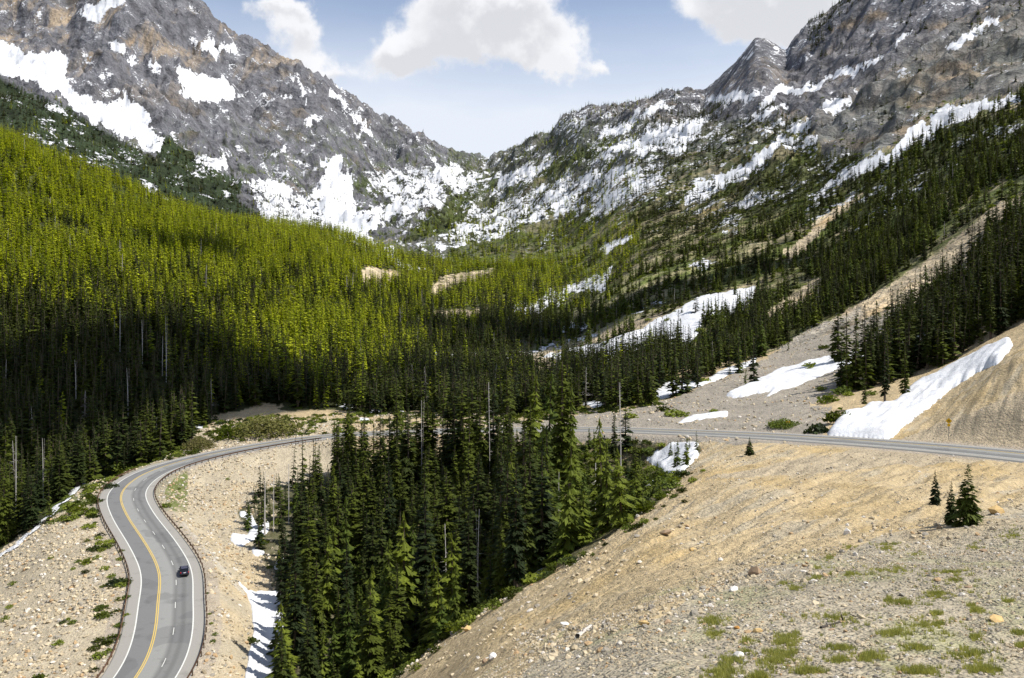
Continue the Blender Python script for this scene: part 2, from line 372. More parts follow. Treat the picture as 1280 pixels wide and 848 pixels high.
SNOWP = [  # outline, cover
    (Z1((-160, 60), (0, 140), (60, 180), (110, 205), (180, 190), (230, 195), (255, 230), (250, 290), (290, 340), (370, 375), (440, 370), (420, 320), (460, 350), (490, 380), (540, 400), (575, 420), (590, 480), (640, 500), (580, 560), (520, 545), (400, 480), (320, 420), (250, 370), (190, 340), (100, 300), (0, 270), (-160, 200)), 1.0),
    (Z1((260, 30), (300, 65), (345, 75), (400, 45), (440, 15), (480, 0), (470, -30), (380, -10), (330, 10), (300, 15), (310, 40), (290, 35)), .95),
    (Z1((375, 140), (420, 185), (470, 205), (475, 190), (460, 160), (430, 150)), .95),
    (Z1((545, 200), (575, 260), (620, 270), (590, 220)), .9),
    (Z1((650, 250), (660, 320), (670, 370), (740, 375), (850, 385), (910, 365), (870, 340), (860, 300), (800, 290), (700, 260)), .97),
    (Z1((700, 130), (740, 190), (790, 215), (850, 195), (900, 190), (880, 165), (830, 180), (790, 150), (750, 160), (720, 130)), .95),
    (Z1((470, 230), (500, 255), (520, 225), (490, 215)), .9),
    (Z1((1060, 265), (1110, 320), (1140, 385), (1165, 365), (1130, 310)), .95),
    (Z1((930, 335), (1070, 385), (1095, 350), (1060, 365), (990, 340)), .85),
    (Z1((1085, 400), (1170, 475), (1235, 440), (1180, 448), (1130, 425)), .95),
    (Z1((970, 550), (1000, 580), (1070, 595), (1050, 572)), .9),
    (Z1((700, 560), (760, 610), (820, 640), (870, 645), (830, 600), (770, 575)), .8),
    (Z1((890, 680), (950, 760), (990, 880), (1320, 880), (1320, 700), (1150, 710), (1100, 720), (1050, 690), (960, 655)), .74),
    (Z1((1240, 610), (1290, 680), (1290, 590)), .85), (Z1((1190, 355), (1290, 430), (1290, 385), (1200, 345)), .85),
    (Z1((840, 560), (900, 590), (940, 580), (860, 570)), .8), (Z1((1095, 620), (1150, 650), (1130, 620)), .8),
    (Z1((810, 235), (860, 265), (870, 245), (830, 230)), .8), (Z1((1040, 475), (1080, 510), (1090, 500), (1060, 478)), .85), (Z1((1175, 640), (1240, 700), (1230, 640)), .7),
    (Z1((0, 300), (180, 380), (420, 500), (520, 560), (640, 640), (500, 600), (200, 450), (0, 380)), .42),
    (Z2((0, 440), (50, 425), (100, 480), (130, 520), (110, 570), (160, 600), (240, 560), (240, 610), (220, 650), (200, 690), (260, 750), (330, 800), (450, 840), (0, 840)), .86),
    (Z2((0, 155), (60, 190), (130, 240), (200, 290), (230, 330), (190, 330), (120, 270), (60, 220), (0, 180)), .75),
    (Z2((30, 320), (150, 340), (250, 380), (240, 360), (140, 320)), .66),
    (Z2((130, 430), (250, 450), (340, 440), (450, 480), (480, 560), (420, 600), (350, 640), (250, 680), (200, 640), (240, 560), (180, 500)), .66),
    (Z2((400, 410), (470, 430), (520, 420), (530, 470), (600, 460), (560, 520), (500, 540), (430, 470)), .8),
    (Z2((610, 505), (700, 460), (840, 410), (830, 460), (740, 500), (650, 520)), .9),
    (Z2((640, 450), (760, 440), (830, 415), (760, 445), (660, 475)), .7),
    (Z2((480, 640), (640, 560), (900, 480), (1279, 420), (1279, 520), (1050, 620), (800, 640), (600, 720), (430, 760)), .66),
    (Z2((1010, 320), (1090, 290), (1180, 250), (1279, 190), (1279, 210), (1180, 270), (1110, 310), (1180, 290), (1240, 270), (1120, 330), (1020, 330)), .9),
    (Z2((930, 300), (1000, 265), (1100, 240), (1010, 275), (950, 305)), .8),
    (Z2((1190, 330), (1279, 300), (1279, 400), (1200, 390), (1100, 390), (1000, 420), (1060, 370)), .85),
    (Z2((760, 740), (980, 640), (1200, 540), (1279, 520), (1279, 560), (1000, 680), (800, 760)), .5),
    (Z2((1020, 740), (1150, 695), (1170, 710), (1060, 775)), .9),
    (Z3((205, 335), (330, 293), (348, 320), (290, 345), (240, 345)), .97), (Z3((0, 375), (100, 340), (205, 335), (130, 365), (60, 375), (0, 395)), .75),
    (Z3((0, 450), (100, 405), (150, 400), (235, 385), (200, 470), (130, 510), (0, 520)), .85),
    (Z3((145, 655), (260, 590), (380, 520), (420, 480), (520, 450), (590, 430), (612, 430), (590, 465), (480, 500), (400, 560), (300, 610), (180, 690), (140, 695)), .93),
    (Z3((570, 645), (700, 550), (860, 480), (950, 410), (1020, 350), (1130, 345), (1290, 308), (1270, 340), (1180, 380), (1080, 405), (950, 455), (870, 515), (700, 595), (600, 660)), .96),
    (Z3((385, 340), (470, 290), (560, 268), (640, 238), (750, 198), (820, 165), (822, 190), (730, 232), (640, 262), (560, 302), (500, 322), (420, 352)), .93),
    (Z3((995, 162), (1060, 130), (1130, 88), (1212, 43), (1204, 75), (1120, 122), (1060, 165)), .93),
    (Z3((850, 125), (900, 110), (905, 125), (860, 148)), .9), (Z3((800, 30), (845, 32), (840, 45), (805, 40)), .9),
    (Z3((335, 375), (400, 375), (500, 345), (495, 370), (400, 400), (340, 390)), .85),
    (Z3((605, 345), (640, 320), (705, 335), (690, 362), (650, 388), (610, 362)), .85),
    (Z3((355, 430), (500, 405), (590, 388), (540, 435), (400, 445)), .8), (Z3((740, 320), (800, 300), (790, 320), (740, 345)), .8),
    (Z3((425, 155), (490, 192), (470, 192), (430, 172)), .97), (Z3((345, 190), (385, 150), (380, 170), (360, 195)), .9),
    (Z3((310, 215), (335, 205), (325, 225)), .8), (Z3((335, 635), (400, 628), (372, 690), (340, 692)), .85),
    (Z3((490, 265), (500, 255), (480, 275), (470, 272)), .8), (Z3((545, 172), (575, 170), (560, 185)), .85), (Z3((615, 130), (640, 125), (630, 145)), .85),
    (Z3((0, 620), (80, 600), (60, 650), (0, 660)), .7), (Z3((980, 20), (1015, 5), (1000, 28)), .85),
    (Z3((200, 560), (420, 560), (560, 610), (500, 700), (300, 750), (200, 740)), .4), (Z3((1040, 610), (1090, 600), (1060, 650)), .6),
    (Z5((690, 275), (830, 230), (900, 210), (1000, 170), (1120, 125), (1050, 215), (940, 245), (820, 300), (740, 300)), .93),
    (Z5((1030, 62), (1150, 10), (1172, 22), (1060, 92)), .85), (Z5((870, 340), (1010, 345), (1012, 382), (880, 372)), .85),
    (Z5((400, 450), (700, 440), (900, 408), (1060, 372), (1062, 390), (900, 432), (720, 472), (580, 468), (400, 474)), .66),
    (Z5((800, 205), (840, 205), (830, 225)), .6), (Z5((1120, 290), (1180, 270), (1279, 250), (1279, 275), (1140, 320)), .6),
    (Z6((280, 40), (340, 0), (330, 60), (290, 60)), .6), (Z6((140, 150), (220, 130), (300, 160), (200, 200)), .45),
]
BIGSNOW = [  # the patches thick enough to be bodies of their own: outline, thickness, label
    (Z6((-340, 470), (-120, 420), (0, 378), (200, 268), (390, 232), (372, 300), (300, 332), (210, 345), (190, 400), (150, 450), (60, 440), (0, 470), (-100, 500)), .9, 'broad white snow field sloping down through trees above the grey scree'),
    (Z6((30, 612), (80, 560), (110, 545), (200, 558), (280, 508), (400, 468), (382, 492), (250, 552), (150, 585), (60, 618)), .6, 'long thin snow strip along the foot of the wooded slope'),
    (Z6((285, 592), (330, 570), (450, 520), (560, 478), (680, 458), (830, 420), (985, 382), (985, 418), (850, 462), (680, 502), (560, 550), (400, 612), (450, 580), (310, 607)), .8, 'long ragged snow tongue lying across the grey scree fan'),
    (Z6((103, 693), (170, 665), (295, 645), (292, 667), (170, 687)), .35, 'small flat snow patch on scree just above the far road'),
    (Z6((618, 742), (680, 662), (720, 645), (735, 655), (770, 630), (850, 625), (880, 600), (940, 550), (1080, 480), (1230, 412), (1245, 440), (1180, 500), (1100, 535), (1020, 590), (900, 690), (810, 750)), 1.9, 'deep snow bank cut steeply where it meets the road, left of the tan slope'),
    (P(780, 520, 7.067, (400, 220), (690, 240), (650, 290), (665, 370), (600, 420), (545, 470), (500, 530), (430, 560), (360, 520), (250, 430), (180, 400), (260, 330), (340, 290)), .6, 'white snow patch in the hollow right below the far road'),
    (P(780, 520, 7.067, (150, 610), (270, 560), (240, 640), (160, 665)), .4, 'tiny snow scrap among bushes at the foot of the tan slope'),
    (P(0, 540, 2.753, (815, 500), (850, 545), (905, 545), (960, 550), (985, 590), (975, 660), (1010, 760), (1010, 880), (835, 880), (850, 780), (870, 680), (860, 620), (845, 560), (820, 520)), .5, 'snow tongue on the valley floor beside the dark stand of firs'),
    (P(0, 540, 2.753, (820, 265), (860, 280), (885, 320), (930, 300), (925, 350), (880, 370), (850, 385), (830, 400), (788, 375), (800, 345), (850, 355), (860, 320), (825, 290)), .4, 'ragged snow scrap at the firs below the rocky road bank'),
    (P(0, 540, 2.753, (950, 440), (990, 430), (970, 480), (930, 480)), .4, 'small snow scrap in a gap between the firs'),
    (P(400, 540, 2.753, (755, 412), (795, 400), (790, 425), (765, 435)), .4, 'upper of two tiny snow scraps beneath firs beside the tan slope'),
    (P(400, 540, 2.753, (725, 490), (775, 470), (765, 500), (735, 517)), .4, 'lower of two tiny snow scraps beneath firs beside the tan slope'),
]
for (cx_, cy_, w_, h_, lb_) in ((432, 508, 13, 5, 'small snow scrap among pale rocks right of the willow thicket'), (468, 514, 10, 4, 'tiny snow scrap at the wood edge above the hidden road'), (505, 511, 12, 4, 'flat snow scrap under the forest edge behind the stand'), (455, 524, 9, 3, 'tiny snow scrap on the verge behind the hidden road'),
                       (560, 509, 12, 4, 'snow scrap under the forest edge, right of the flat one'), (250, 533, 9, 3, 'tiny snow scrap among rocks left of the willow thicket'), (745, 506, 16, 4, 'narrow snow scrap on the flat above the far road'), (322, 690, 9, 7, 'small snow scrap between the ragged scrap and the snow tongue')):
    BIGSNOW.append(([(cx_ + w_ * math.cos(a_) * (1 + .2 * math.sin(3 * a_ + cx_)), cy_ + h_ * math.sin(a_) * (1 + .2 * math.cos(2 * a_ + cy_))) for a_ in np.linspace(0, 6.1, 12)], .35, lb_))
TANP = [  # bare soil, sand and scree: outline, colour index (0 sand, 1 grey scree), trees kept out
    (Z5((150, 140), (180, 130), (310, 152), (290, 180), (210, 200), (150, 190)), 0), (Z5((400, 235), (450, 165), (560, 150), (650, 135), (640, 165), (520, 190), (420, 245)), 0),
    (Z5((410, 300), (500, 288), (630, 285), (560, 325), (440, 330)), 0), (Z5((795, 490), (860, 455), (935, 440), (900, 500), (830, 575), (800, 560)), 0),
    (Z5((500, 460), (720, 460), (900, 425), (1090, 350), (1279, 300), (1279, 330), (1100, 395), (960, 430), (860, 470), (740, 500)), 0),
    (Z6((0, 640), (150, 590), (380, 500), (560, 380), (720, 300), (860, 220), (960, 160), (1090, 60), (1120, 60), (1090, 170), (960, 260), (860, 320), (700, 560), (560, 640), (640, 640), (600, 760), (-500, 760), (-500, 690)), 1),
    (Z6((400, 340), (480, 280), (590, 205), (610, 220), (560, 290), (430, 350)), 0), (Z6((480, 120), (560, 60), (640, 0), (600, 60), (500, 160)), 0),
    (Z6((720, 300), (940, 160), (1100, 40), (1200, -10), (1100, 140), (960, 250), (820, 330), (760, 330)), 0),
    (Z3((560, 760), (640, 700), (730, 640), (740, 655), (650, 730), (590, 770)), 0),
    (Z3((1120, 740), (1180, 690), (1279, 650), (1279, 690), (1200, 740), (1140, 770)), 0),
    ([(860, 600), (1110, 556), (1400, 440), (1400, 590), (1100, 590)], 0),
    ([(60, 300), (100, 600), (-60, 600)], 9),
]
TANP = TANP[:-1]
MSNOW = np.zeros((MH, MW)); 
for pts, w in SNOWP: MSNOW = np.maximum(MSNOW, poly_mask(pts) * w)
MBIG = np.zeros((MH, MW), bool)
for pts, th, lb in BIGSNOW: MBIG |= poly_mask(pts)
MTAN = np.full((MH, MW), -1)
for pts, c in TANP: MTAN[poly_mask(pts)] = c
def lookup(M, px, py, jit=None):
    i = np.clip((px - MX0).astype(int), 0, MW - 1); j = np.clip((py - MY0).astype(int), 0, MH - 1)
    v = M[j, i]
    return v
def proj(x, y, z): return 640 + F * x / y, HY - (z - CZ) / y * F


# ------------------------------------------------------------------ object helpers
def tag(o, label=None, cat=None, group=None, kind=None):
    if label: o['label'] = label
    if cat: o['category'] = cat
    if group: o['group'] = group
    if kind: o['kind'] = kind
    return o
def link(name, me, parent=None, mat=None):
    o = bpy.data.objects.new(name, me); COL.objects.link(o)
    if parent is not None: o.parent = parent
    if mat is not None and me is not None: me.materials.append(mat)
    return o
def empty(name, loc=(0, 0, 0), rz=0.0, parent=None):
    o = bpy.data.objects.new(name, None); COL.objects.link(o)
    o.location = loc; o.rotation_euler = (0, 0, rz); o.empty_display_size = 0.3
    if parent is not None: o.parent = parent
    return o
def np_mesh(name, V, Fc, smooth=False):
    """V (n,3); Fc (m,3) or (m,4) ints"""
    V = np.asarray(V, np.float32); Fc = np.asarray(Fc, np.int32)
    me = bpy.data.meshes.new(name); k = Fc.shape[1]
    me.vertices.add(len(V)); me.vertices.foreach_set('co', V.ravel())
    me.loops.add(Fc.size); me.loops.foreach_set('vertex_index', Fc.ravel())
    me.polygons.add(len(Fc)); me.polygons.foreach_set('loop_start', np.arange(0, Fc.size, k, dtype=np.int32))
    me.polygons.foreach_set('use_smooth', np.full(len(Fc), smooth, bool))
    me.update(calc_edges=True)
    return me
def copy_tree(o, loc=None, rz=None, scale=None, label=None):
    c = o.copy(); COL.objects.link(c)
    if loc is not None: c.location = loc
    if rz is not None: c.rotation_euler = (0, 0, rz)
    if scale is not None: c.scale = scale
    if label: c['label'] = label
    for ch in list(o.children):
        k = ch.copy(); COL.objects.link(k); k.parent = c
        for g in list(ch.children):
            q = g.copy(); COL.objects.link(q); q.parent = k
    return c

# ------------------------------------------------------------------ terrain sheet
def px_columns():
    a = np.arange(-70, 1350.1, 1.6)
    s = 1.6; l = []; x = 1350.0
    while x < 2600: s *= 1.12; x += s; l.append(min(x, 2600))
    r = np.array(l); left = []; x = -70.0; s = 1.6
    while x > -1200: s *= 1.12; x -= s; left.append(max(x, -1200))
    return np.concatenate([np.array(left)[::-1], a, r])
def d_rows():
    out = [3.0]
    while out[-1] < 6000:
        d = out[-1]
        q = 1.08 if d < 12 else 1.010 if d < 60 else 1.0068 if d < 330 else 1.0072 if d < 1000 else 1.0048 if d < 3300 else 1.03
        out.append(d * q)
    return np.array(out)
PXC, DR = px_columns(), d_rows()
NX, NY = len(PXC), len(DR)
GPX, GD = np.meshgrid(PXC, DR)
GX = (GPX - 640) / F * GD; GY = GD.copy()
GZ = height(GX, GY).reshape(NY, NX)
GPY = HY - (GZ - CZ) / GD * F
GDIST = road_info(GX.ravel(), GY.ravel())[0].reshape(NY, NX)
print('terrain', NX, NY, NX * NY)

def blur(M, n, k=1):
    M = M.astype(float)
    for _ in range(n):
        M = (M + np.roll(M, k, 0) + np.roll(M, -k, 0) + np.roll(M, k, 1) + np.roll(M, -k, 1)) / 5
    return M
CLUSTER = poly_mask([(296, 640), (338, 720), (345, 900), (430, 900), (480, 855), (560, 795), (620, 752), (700, 716), (770, 665), (832, 622), (880, 560), (800, 552), (640, 560), (500, 575), (420, 592), (330, 612)])
STANDS = [  # dense stands on the right and far sides: outline, density, share of light green trees
    (Z6((160, 470), (370, 290), (480, 280), (600, 215), (520, 180), (640, 110), (780, 20), (840, -60), (1000, -60), (960, 90), (870, 190), (720, 320), (560, 400), (330, 480), (190, 520)), 1.0, .12),
    (Z6((610, 735), (740, 650), (760, 560), (840, 420), (880, 330), (980, 220), (1090, 130), (1130, 20), (1290, -60), (1400, -60), (1400, 330), (1230, 410), (1080, 470), (960, 520), (900, 590), (800, 640)), 1.0, .1),
    (Z3((760, 560), (860, 500), (1080, 410), (1290, 350), (1290, 600), (1150, 600), (1000, 640), (800, 760), (520, 760), (600, 660)), .8, .15),
    (Z3((380, 560), (560, 500), (720, 500), (740, 540), (600, 640), (560, 700), (340, 740), (300, 700)), .7, .2),
    (Z2((280, 740), (420, 600), (520, 540), (600, 520), (560, 620), (420, 700)), .95, .05),
    (Z2((610, 520), (900, 400), (1080, 330), (1080, 380), (900, 460), (700, 520)), .75, .1),
    (Z1((0, 290), (100, 340), (250, 400), (400, 500), (640, 620), (850, 720), (960, 800), (1000, 870), (740, 870), (400, 740), (0, 520), (-160, 440), (-160, 220)), 1.0, .03),
    (Z1((550, 520), (620, 500), (760, 600), (900, 680), (880, 780), (640, 660)), 1.0, .03),
    (Z1((890, 690), (1279, 700), (1279, 848), (990, 848)), .55, .03),
    (Z2((0, 540), (200, 600), (330, 620), (480, 540), (560, 420), (300, 400), (180, 500)), .5, .05),
]
SDEN = np.full((MH, MW), -1.0); STAND_LIGHT = np.full((MH, MW), .2)
for pts, dn, la in STANDS:
    m = poly_mask(pts); SDEN[m] = dn; STAND_LIGHT[m] = la
BARE = poly_mask(Z3((400, 300), (560, 200), (730, 0), (700, -60), (1400, -60), (1400, 280), (1270, 305), (1130, 340), (1020, 345), (950, 405), (860, 475), (740, 530), (600, 520), (560, 400), (480, 380)))

FL = (-60, 696), (0, 690), (40, 662), (78, 640), (130, 604), (175, 590), (232, 560), (250, 536), (285, 518), (330, 506), (430, 512), (470, 520), (640, 520), (700, 516), (830, 504), (850, 470), (900, 380)
FLX, FLY = zip(*FL)

def forest_edge_py(px): return np.interp(px, FLX, FLY)

def ground_colour(px, py, d, x, y, z, dist):
    """base colour of the bare ground by what it is made of"""
    n1 = fbm(x / 14, y / 14, 4, 90); n2 = fbm(x / 3.1, y / 3.1, 3, 95); n3 = fbm(x / 160, y / 160, 4, 99)
    c = np.zeros((len(x), 3))
    sand = np.array([0.46, 0.36, 0.212]); pale = np.array([0.45, 0.385, 0.275]); grav = np.array([0.35, 0.31, 0.235]); scree = np.array([0.30, 0.27, 0.225])
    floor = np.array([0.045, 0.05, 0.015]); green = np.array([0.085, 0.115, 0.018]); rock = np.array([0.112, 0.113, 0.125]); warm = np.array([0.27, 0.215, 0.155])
    c[:] = sand
    def put(mask, col, w=1.0):
        w = (np.asarray(mask, float) * w)[:, None]; c[:] = c * (1 - w) + col * w
    rl_ = fbm((x * .75 - y * .66) / 2.2, (x * .66 + y * .75) / 26, 4, 9); sl = sstep(d, 36, 60) * sstep(px, 440, 700) * (d < 200)
    put(d < 200, np.array([.37, .335, .26]), sl * sstep(rl_ + n1 * .5, 0.02, .4) * .6)
    put(d < 200, np.array([.43, .31, .14]), sl * sstep(fbm(x / 11, y / 30, 4, 98), 0.0, .4) * .6)
    brow = np.interp(px, [600, 690, 760, 830, 880, 930, 1000, 1060, 1100, 1200, 1290], [900, 812, 800, 775, 745, 720, 708, 694, 676, 658, 642])
    put((d < 60) & (py > brow - 6 + n1 * 10), grav, sstep(54 - d + n1 * 26 + n2 * 8, -12, 10) * .9)
    # embankments of broken rock beside the left road
    put((px < 430) & (d > 110) & (d < 340), pale)
    put((d > 110) & (d < 260) & (px > 130) & (px < 340), sand, sstep(n1, -0.1, 0.35) * 0.6)
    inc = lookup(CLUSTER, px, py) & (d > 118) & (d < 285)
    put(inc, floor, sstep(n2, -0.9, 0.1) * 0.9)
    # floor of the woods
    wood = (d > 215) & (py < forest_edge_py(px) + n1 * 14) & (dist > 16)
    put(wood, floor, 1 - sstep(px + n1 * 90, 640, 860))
    veg = (d > 400)
    ua = -x * .40 + y * .92; va = x * .92 + y * .40
    band = fbm(ua / 38, va / 210, 4, 97)
    mix = sstep(band + n1 * 0.4, -0.35, 0.3)
    rt = sstep(px + n1 * 60 + n3 * 120, 480, 640)
    put(veg, green * 0.9, (mix * 0.75 + 0.2) * rt)
    put(veg, scree, (1 - mix) * 0.35 * rt)
    far = sstep(d + n1 * 300, 1150, 1500)
    put(far > 0, rock, far * np.maximum(1 - rt, sstep(260 - py + n1 * 50, -30, 60)))
    hi = far * sstep(fbm(x / 150, z / 260, 3, 111) + fbm(x / 14, z / 120, 3, 112) * .5, 0.0, 0.4)
    put(far > 0, warm, hi * ((1 - rt) * (sstep(150 - py, 0, 120) * 0.95 + 0.04) + rt * 0.3))
    # veg on the lower rock
    put(far > 0, green * 0.7, far * sstep(n1 + band, 0.0, 0.4) * sstep(py, 120, 240) * 0.8)
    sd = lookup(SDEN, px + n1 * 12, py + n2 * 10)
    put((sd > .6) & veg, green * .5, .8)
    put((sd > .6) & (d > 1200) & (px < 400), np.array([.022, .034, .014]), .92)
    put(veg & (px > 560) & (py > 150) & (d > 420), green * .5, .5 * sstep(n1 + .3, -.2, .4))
    t = lookup(MTAN, px + n2 * 7, py + n1 * 7)
    ok = (d > 118)
    put((t == 0) & ok, np.array([0.40, 0.33, 0.225]))
    put((t == 1) & ok, scree, 0.95)
    cliff = lookup(BARE, px + n1 * 12, py + n2 * 12) & (d > 600)
    put(cliff, rock, 0.8)
    put(cliff, warm * np.array([1.0, .9, .72]), np.maximum(sstep(fbm(x / 60, z / 60, 4, 120), 0.12, 0.5) * 0.6, sstep(fbm(x / 40, z / 40, 4, 121), -.1, 0.4) * .9 * np.exp(-((px - 1180) / 70) ** 2 - ((py - 110) / 35) ** 2)))
    # green strip below the rail and around the bend
    gs = (dist > 7.5) & (dist < 30) & (px < 235) & (py < 640) & (d > 200) & (d < 320)
    put((d < 46), np.array([.30, .29, .16]), sstep(fbm(x / 3.5, y / 6, 4, 91), -0.02, .4) * .7)
    put(gs, green * 1.1, sstep(n1 + n2 * .5, -0.5, 0.2) * 0.9)
    tp = np.clip(((px - 228) * 75 + (py - 655) * 85) / (75 ** 2 + 85 ** 2), 0, 1); td = np.hypot(px - 228 - tp * 75, py - 655 - tp * 85)
    put((d > 130) & (d < 260), np.array([.50, .46, .38]), .75 * (1 - sstep(td + n2 * 1.5, 1.5, 4)))
    put((dist < 10.5), np.array([0.36, 0.31, 0.25]), 0.7)
    c *= (1 + 0.16 * n2 + 0.12 * n1)[:, None]
    return np.clip(c, 0.01, 0.8)

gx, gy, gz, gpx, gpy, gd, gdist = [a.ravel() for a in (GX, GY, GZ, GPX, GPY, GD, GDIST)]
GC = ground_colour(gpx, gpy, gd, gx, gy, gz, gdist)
wn = fbm(gx / np.maximum(gd * 0.02, 2), gz / np.maximum(gd * 0.014, 2), 4, 130)
wn2 = fbm(gx / np.maximum(gd * 0.02, 2), gy / np.maximum(gd * 0.014, 2), 4, 131)
MSB = blur(MSNOW, 9)
GS = lookup(MSB, gpx + wn * 20, gpy + wn2 * 13)
rel = ridged(gx / 95, gy / 95, 5, 60, 0.6)
GS = np.where(GS > .05, GS - .26 * (rel - .15) * (1 - .4 * GS), GS)
GS = np.where(gd > 400, GS, 0)
GS = np.where((gpx < 640) & (gd < 1230 - 130 * sstep(gpx, 300, 560)) & ~((gpx > 500) & (gpy > 415)), 0, GS)      # the wooded spur in front carries none
GS = np.where(gd > 400, np.maximum(GS, 0.35 * (1 - sstep(gpy, 150, 330)) * sstep(gpx, 520, 640)), GS)
GS = np.where(gd > 1300, np.maximum(GS, (0.27 + .07 * fbm(gx / 200, gy / 200, 3, 150)) * (1 - sstep(gpx, 520, 640))), GS)
_ur = -gx * .40 + gy * .92; _vr = gx * .92 + gy * .40
strR = fbm(_ur / 30, _vr / 240, 4, 160); strL = fbm((gx * .45 + gy * .89) / 45, (gx * .89 - gy * .45) / 260, 4, 165)
rtw = sstep(gpx, 520, 640)
GS = np.where((gd > 700) & (gpy < 345), np.maximum(GS, rtw * (.34 + .40 * strR) * sstep(gpy, 70, 120) * (1 - sstep(gpy, 250, 345))), GS)
GS = np.where(gd > 1300, np.maximum(GS, (1 - rtw) * (.27 + .42 * strL)), GS)
GS = np.where(gd > 1500, np.maximum(GS, .42 + .4 * strR) * np.exp(-((gpx - 640) / 130) ** 2 - ((gpy - 235) / 45) ** 2) + GS * (1 - np.exp(-((gpx - 640) / 130) ** 2 - ((gpy - 235) / 45) ** 2)), GS)
GS = np.where(lookup(BARE, gpx, gpy) & (GS < .5), np.minimum(GS, .25 + .16 * np.maximum(strR, 0)), GS)
# road-side: no snow on the mountain face beyond the frame is forced either way
GS = np.where((gpx < -30) | (gpx > 1310), np.where(gd > 1300, 0.5, 0), GS)


def sheet(name, j0, j1, i0, i1, mat, parent=None, dz=None, sel=None):
    """part of the terrain grid, rows j0..j1 and columns i0..i1, as its own mesh"""
    jj, ii = np.mgrid[j0:j1 + 1, i0:i1 + 1]; idx = (jj * NX + ii).ravel()
    w = i1 - i0 + 1; h = j1 - j0 + 1
    a = (np.arange(h - 1)[:, None] * w + np.arange(w - 1)[None, :]).ravel()
    Q = np.stack([a, a + 1, a + w + 1, a + w], 1)
    V = np.stack([gx[idx], gy[idx], gz[idx]], 1)
    if dz is not None: V[:, 2] += dz[idx]
    if sel is not None:
        s = sel[idx]; Q = Q[s[Q].all(1)]
        used = np.unique(Q); re = np.full(len(idx), -1); re[used] = np.arange(len(used)); Q = re[Q]; V = V[used]; idx = idx[used]
    me = np_mesh(name, V, Q, True)
    ca = me.attributes.new('earth', 'FLOAT_COLOR', 'POINT')
    ca.data.foreach_set('color', np.concatenate([GC[idx], np.ones((len(idx), 1))], 1).astype(np.float32).ravel())
    sa = me.attributes.new('snow', 'FLOAT', 'POINT'); sa.data.foreach_set('value', GS[idx].astype(np.float32))
    return link(name, me, parent, mat)


def mat_ground():
    m, t = new_mat('ground')
    pos = t.n.new('ShaderNodeNewGeometry').outputs['Position']
    e = t.attr('earth').outputs['Color']
    f1, _ = t.noise(pos, 0.9, 6, 0.65); f2, _ = t.noise(pos, 7.0, 4, 0.6); f0, _ = t.noise(pos, 0.12, 4, 0.6)
    v = t.vor(pos, 2.2); vs = t.vor(pos, 9.0); vb = t.vor(pos, 0.8)
    k = t.m('ADD', 0.62, t.m('MULTIPLY', f1, 0.5)); k = t.m('ADD', k, t.m('MULTIPLY', t.m('SUBTRACT', f2, 0.5), 0.9))
    k = t.m('ADD', k, t.m('MULTIPLY', t.m('SUBTRACT', f0, 0.5), 0.6))
    c = t.vm('SCALE', e, k)
    # loose stones of differing tone
    sepc = t.n.new('ShaderNodeSeparateColor'); t.l.new(vs['Color'], sepc.inputs[0])
    tone = t.m('ADD', 0.72, t.m('MULTIPLY', sepc.outputs[0], 0.55))
    c = t.mix(0.8, c, t.vm('SCALE', c, tone))
    sep2 = t.n.new('ShaderNodeSeparateColor'); t.l.new(v['Color'], sep2.inputs[0])
    pale = t.m('MULTIPLY', t.sm(v['Distance'], 0.24, 0.16), t.m('GREATER_THAN', sep2.outputs[0], 0.72))
    c = t.mix(t.m('MULTIPLY', pale, 0.55), c, t.mix(sep2.outputs[1], (0.42, 0.36, 0.27), (0.52, 0.48, 0.42)))
    t.put(t.b.inputs['Base Color'], c)
    h = t.m('ADD', t.m('MULTIPLY', f1, 0.5), t.m('MULTIPLY', t.m('SUBTRACT', 1, vs['Distance']), 0.10))
    h = t.m('ADD', h, t.m('MULTIPLY', t.m('SUBTRACT', 1, v['Distance']), 0.22))
    h = t.m('ADD', h, t.m('MULTIPLY', t.m('SUBTRACT', 1, vb['Distance']), 0.25))
    t.put(t.b.inputs['Normal'], t.bump(h, 1.0, 0.9))
    return m

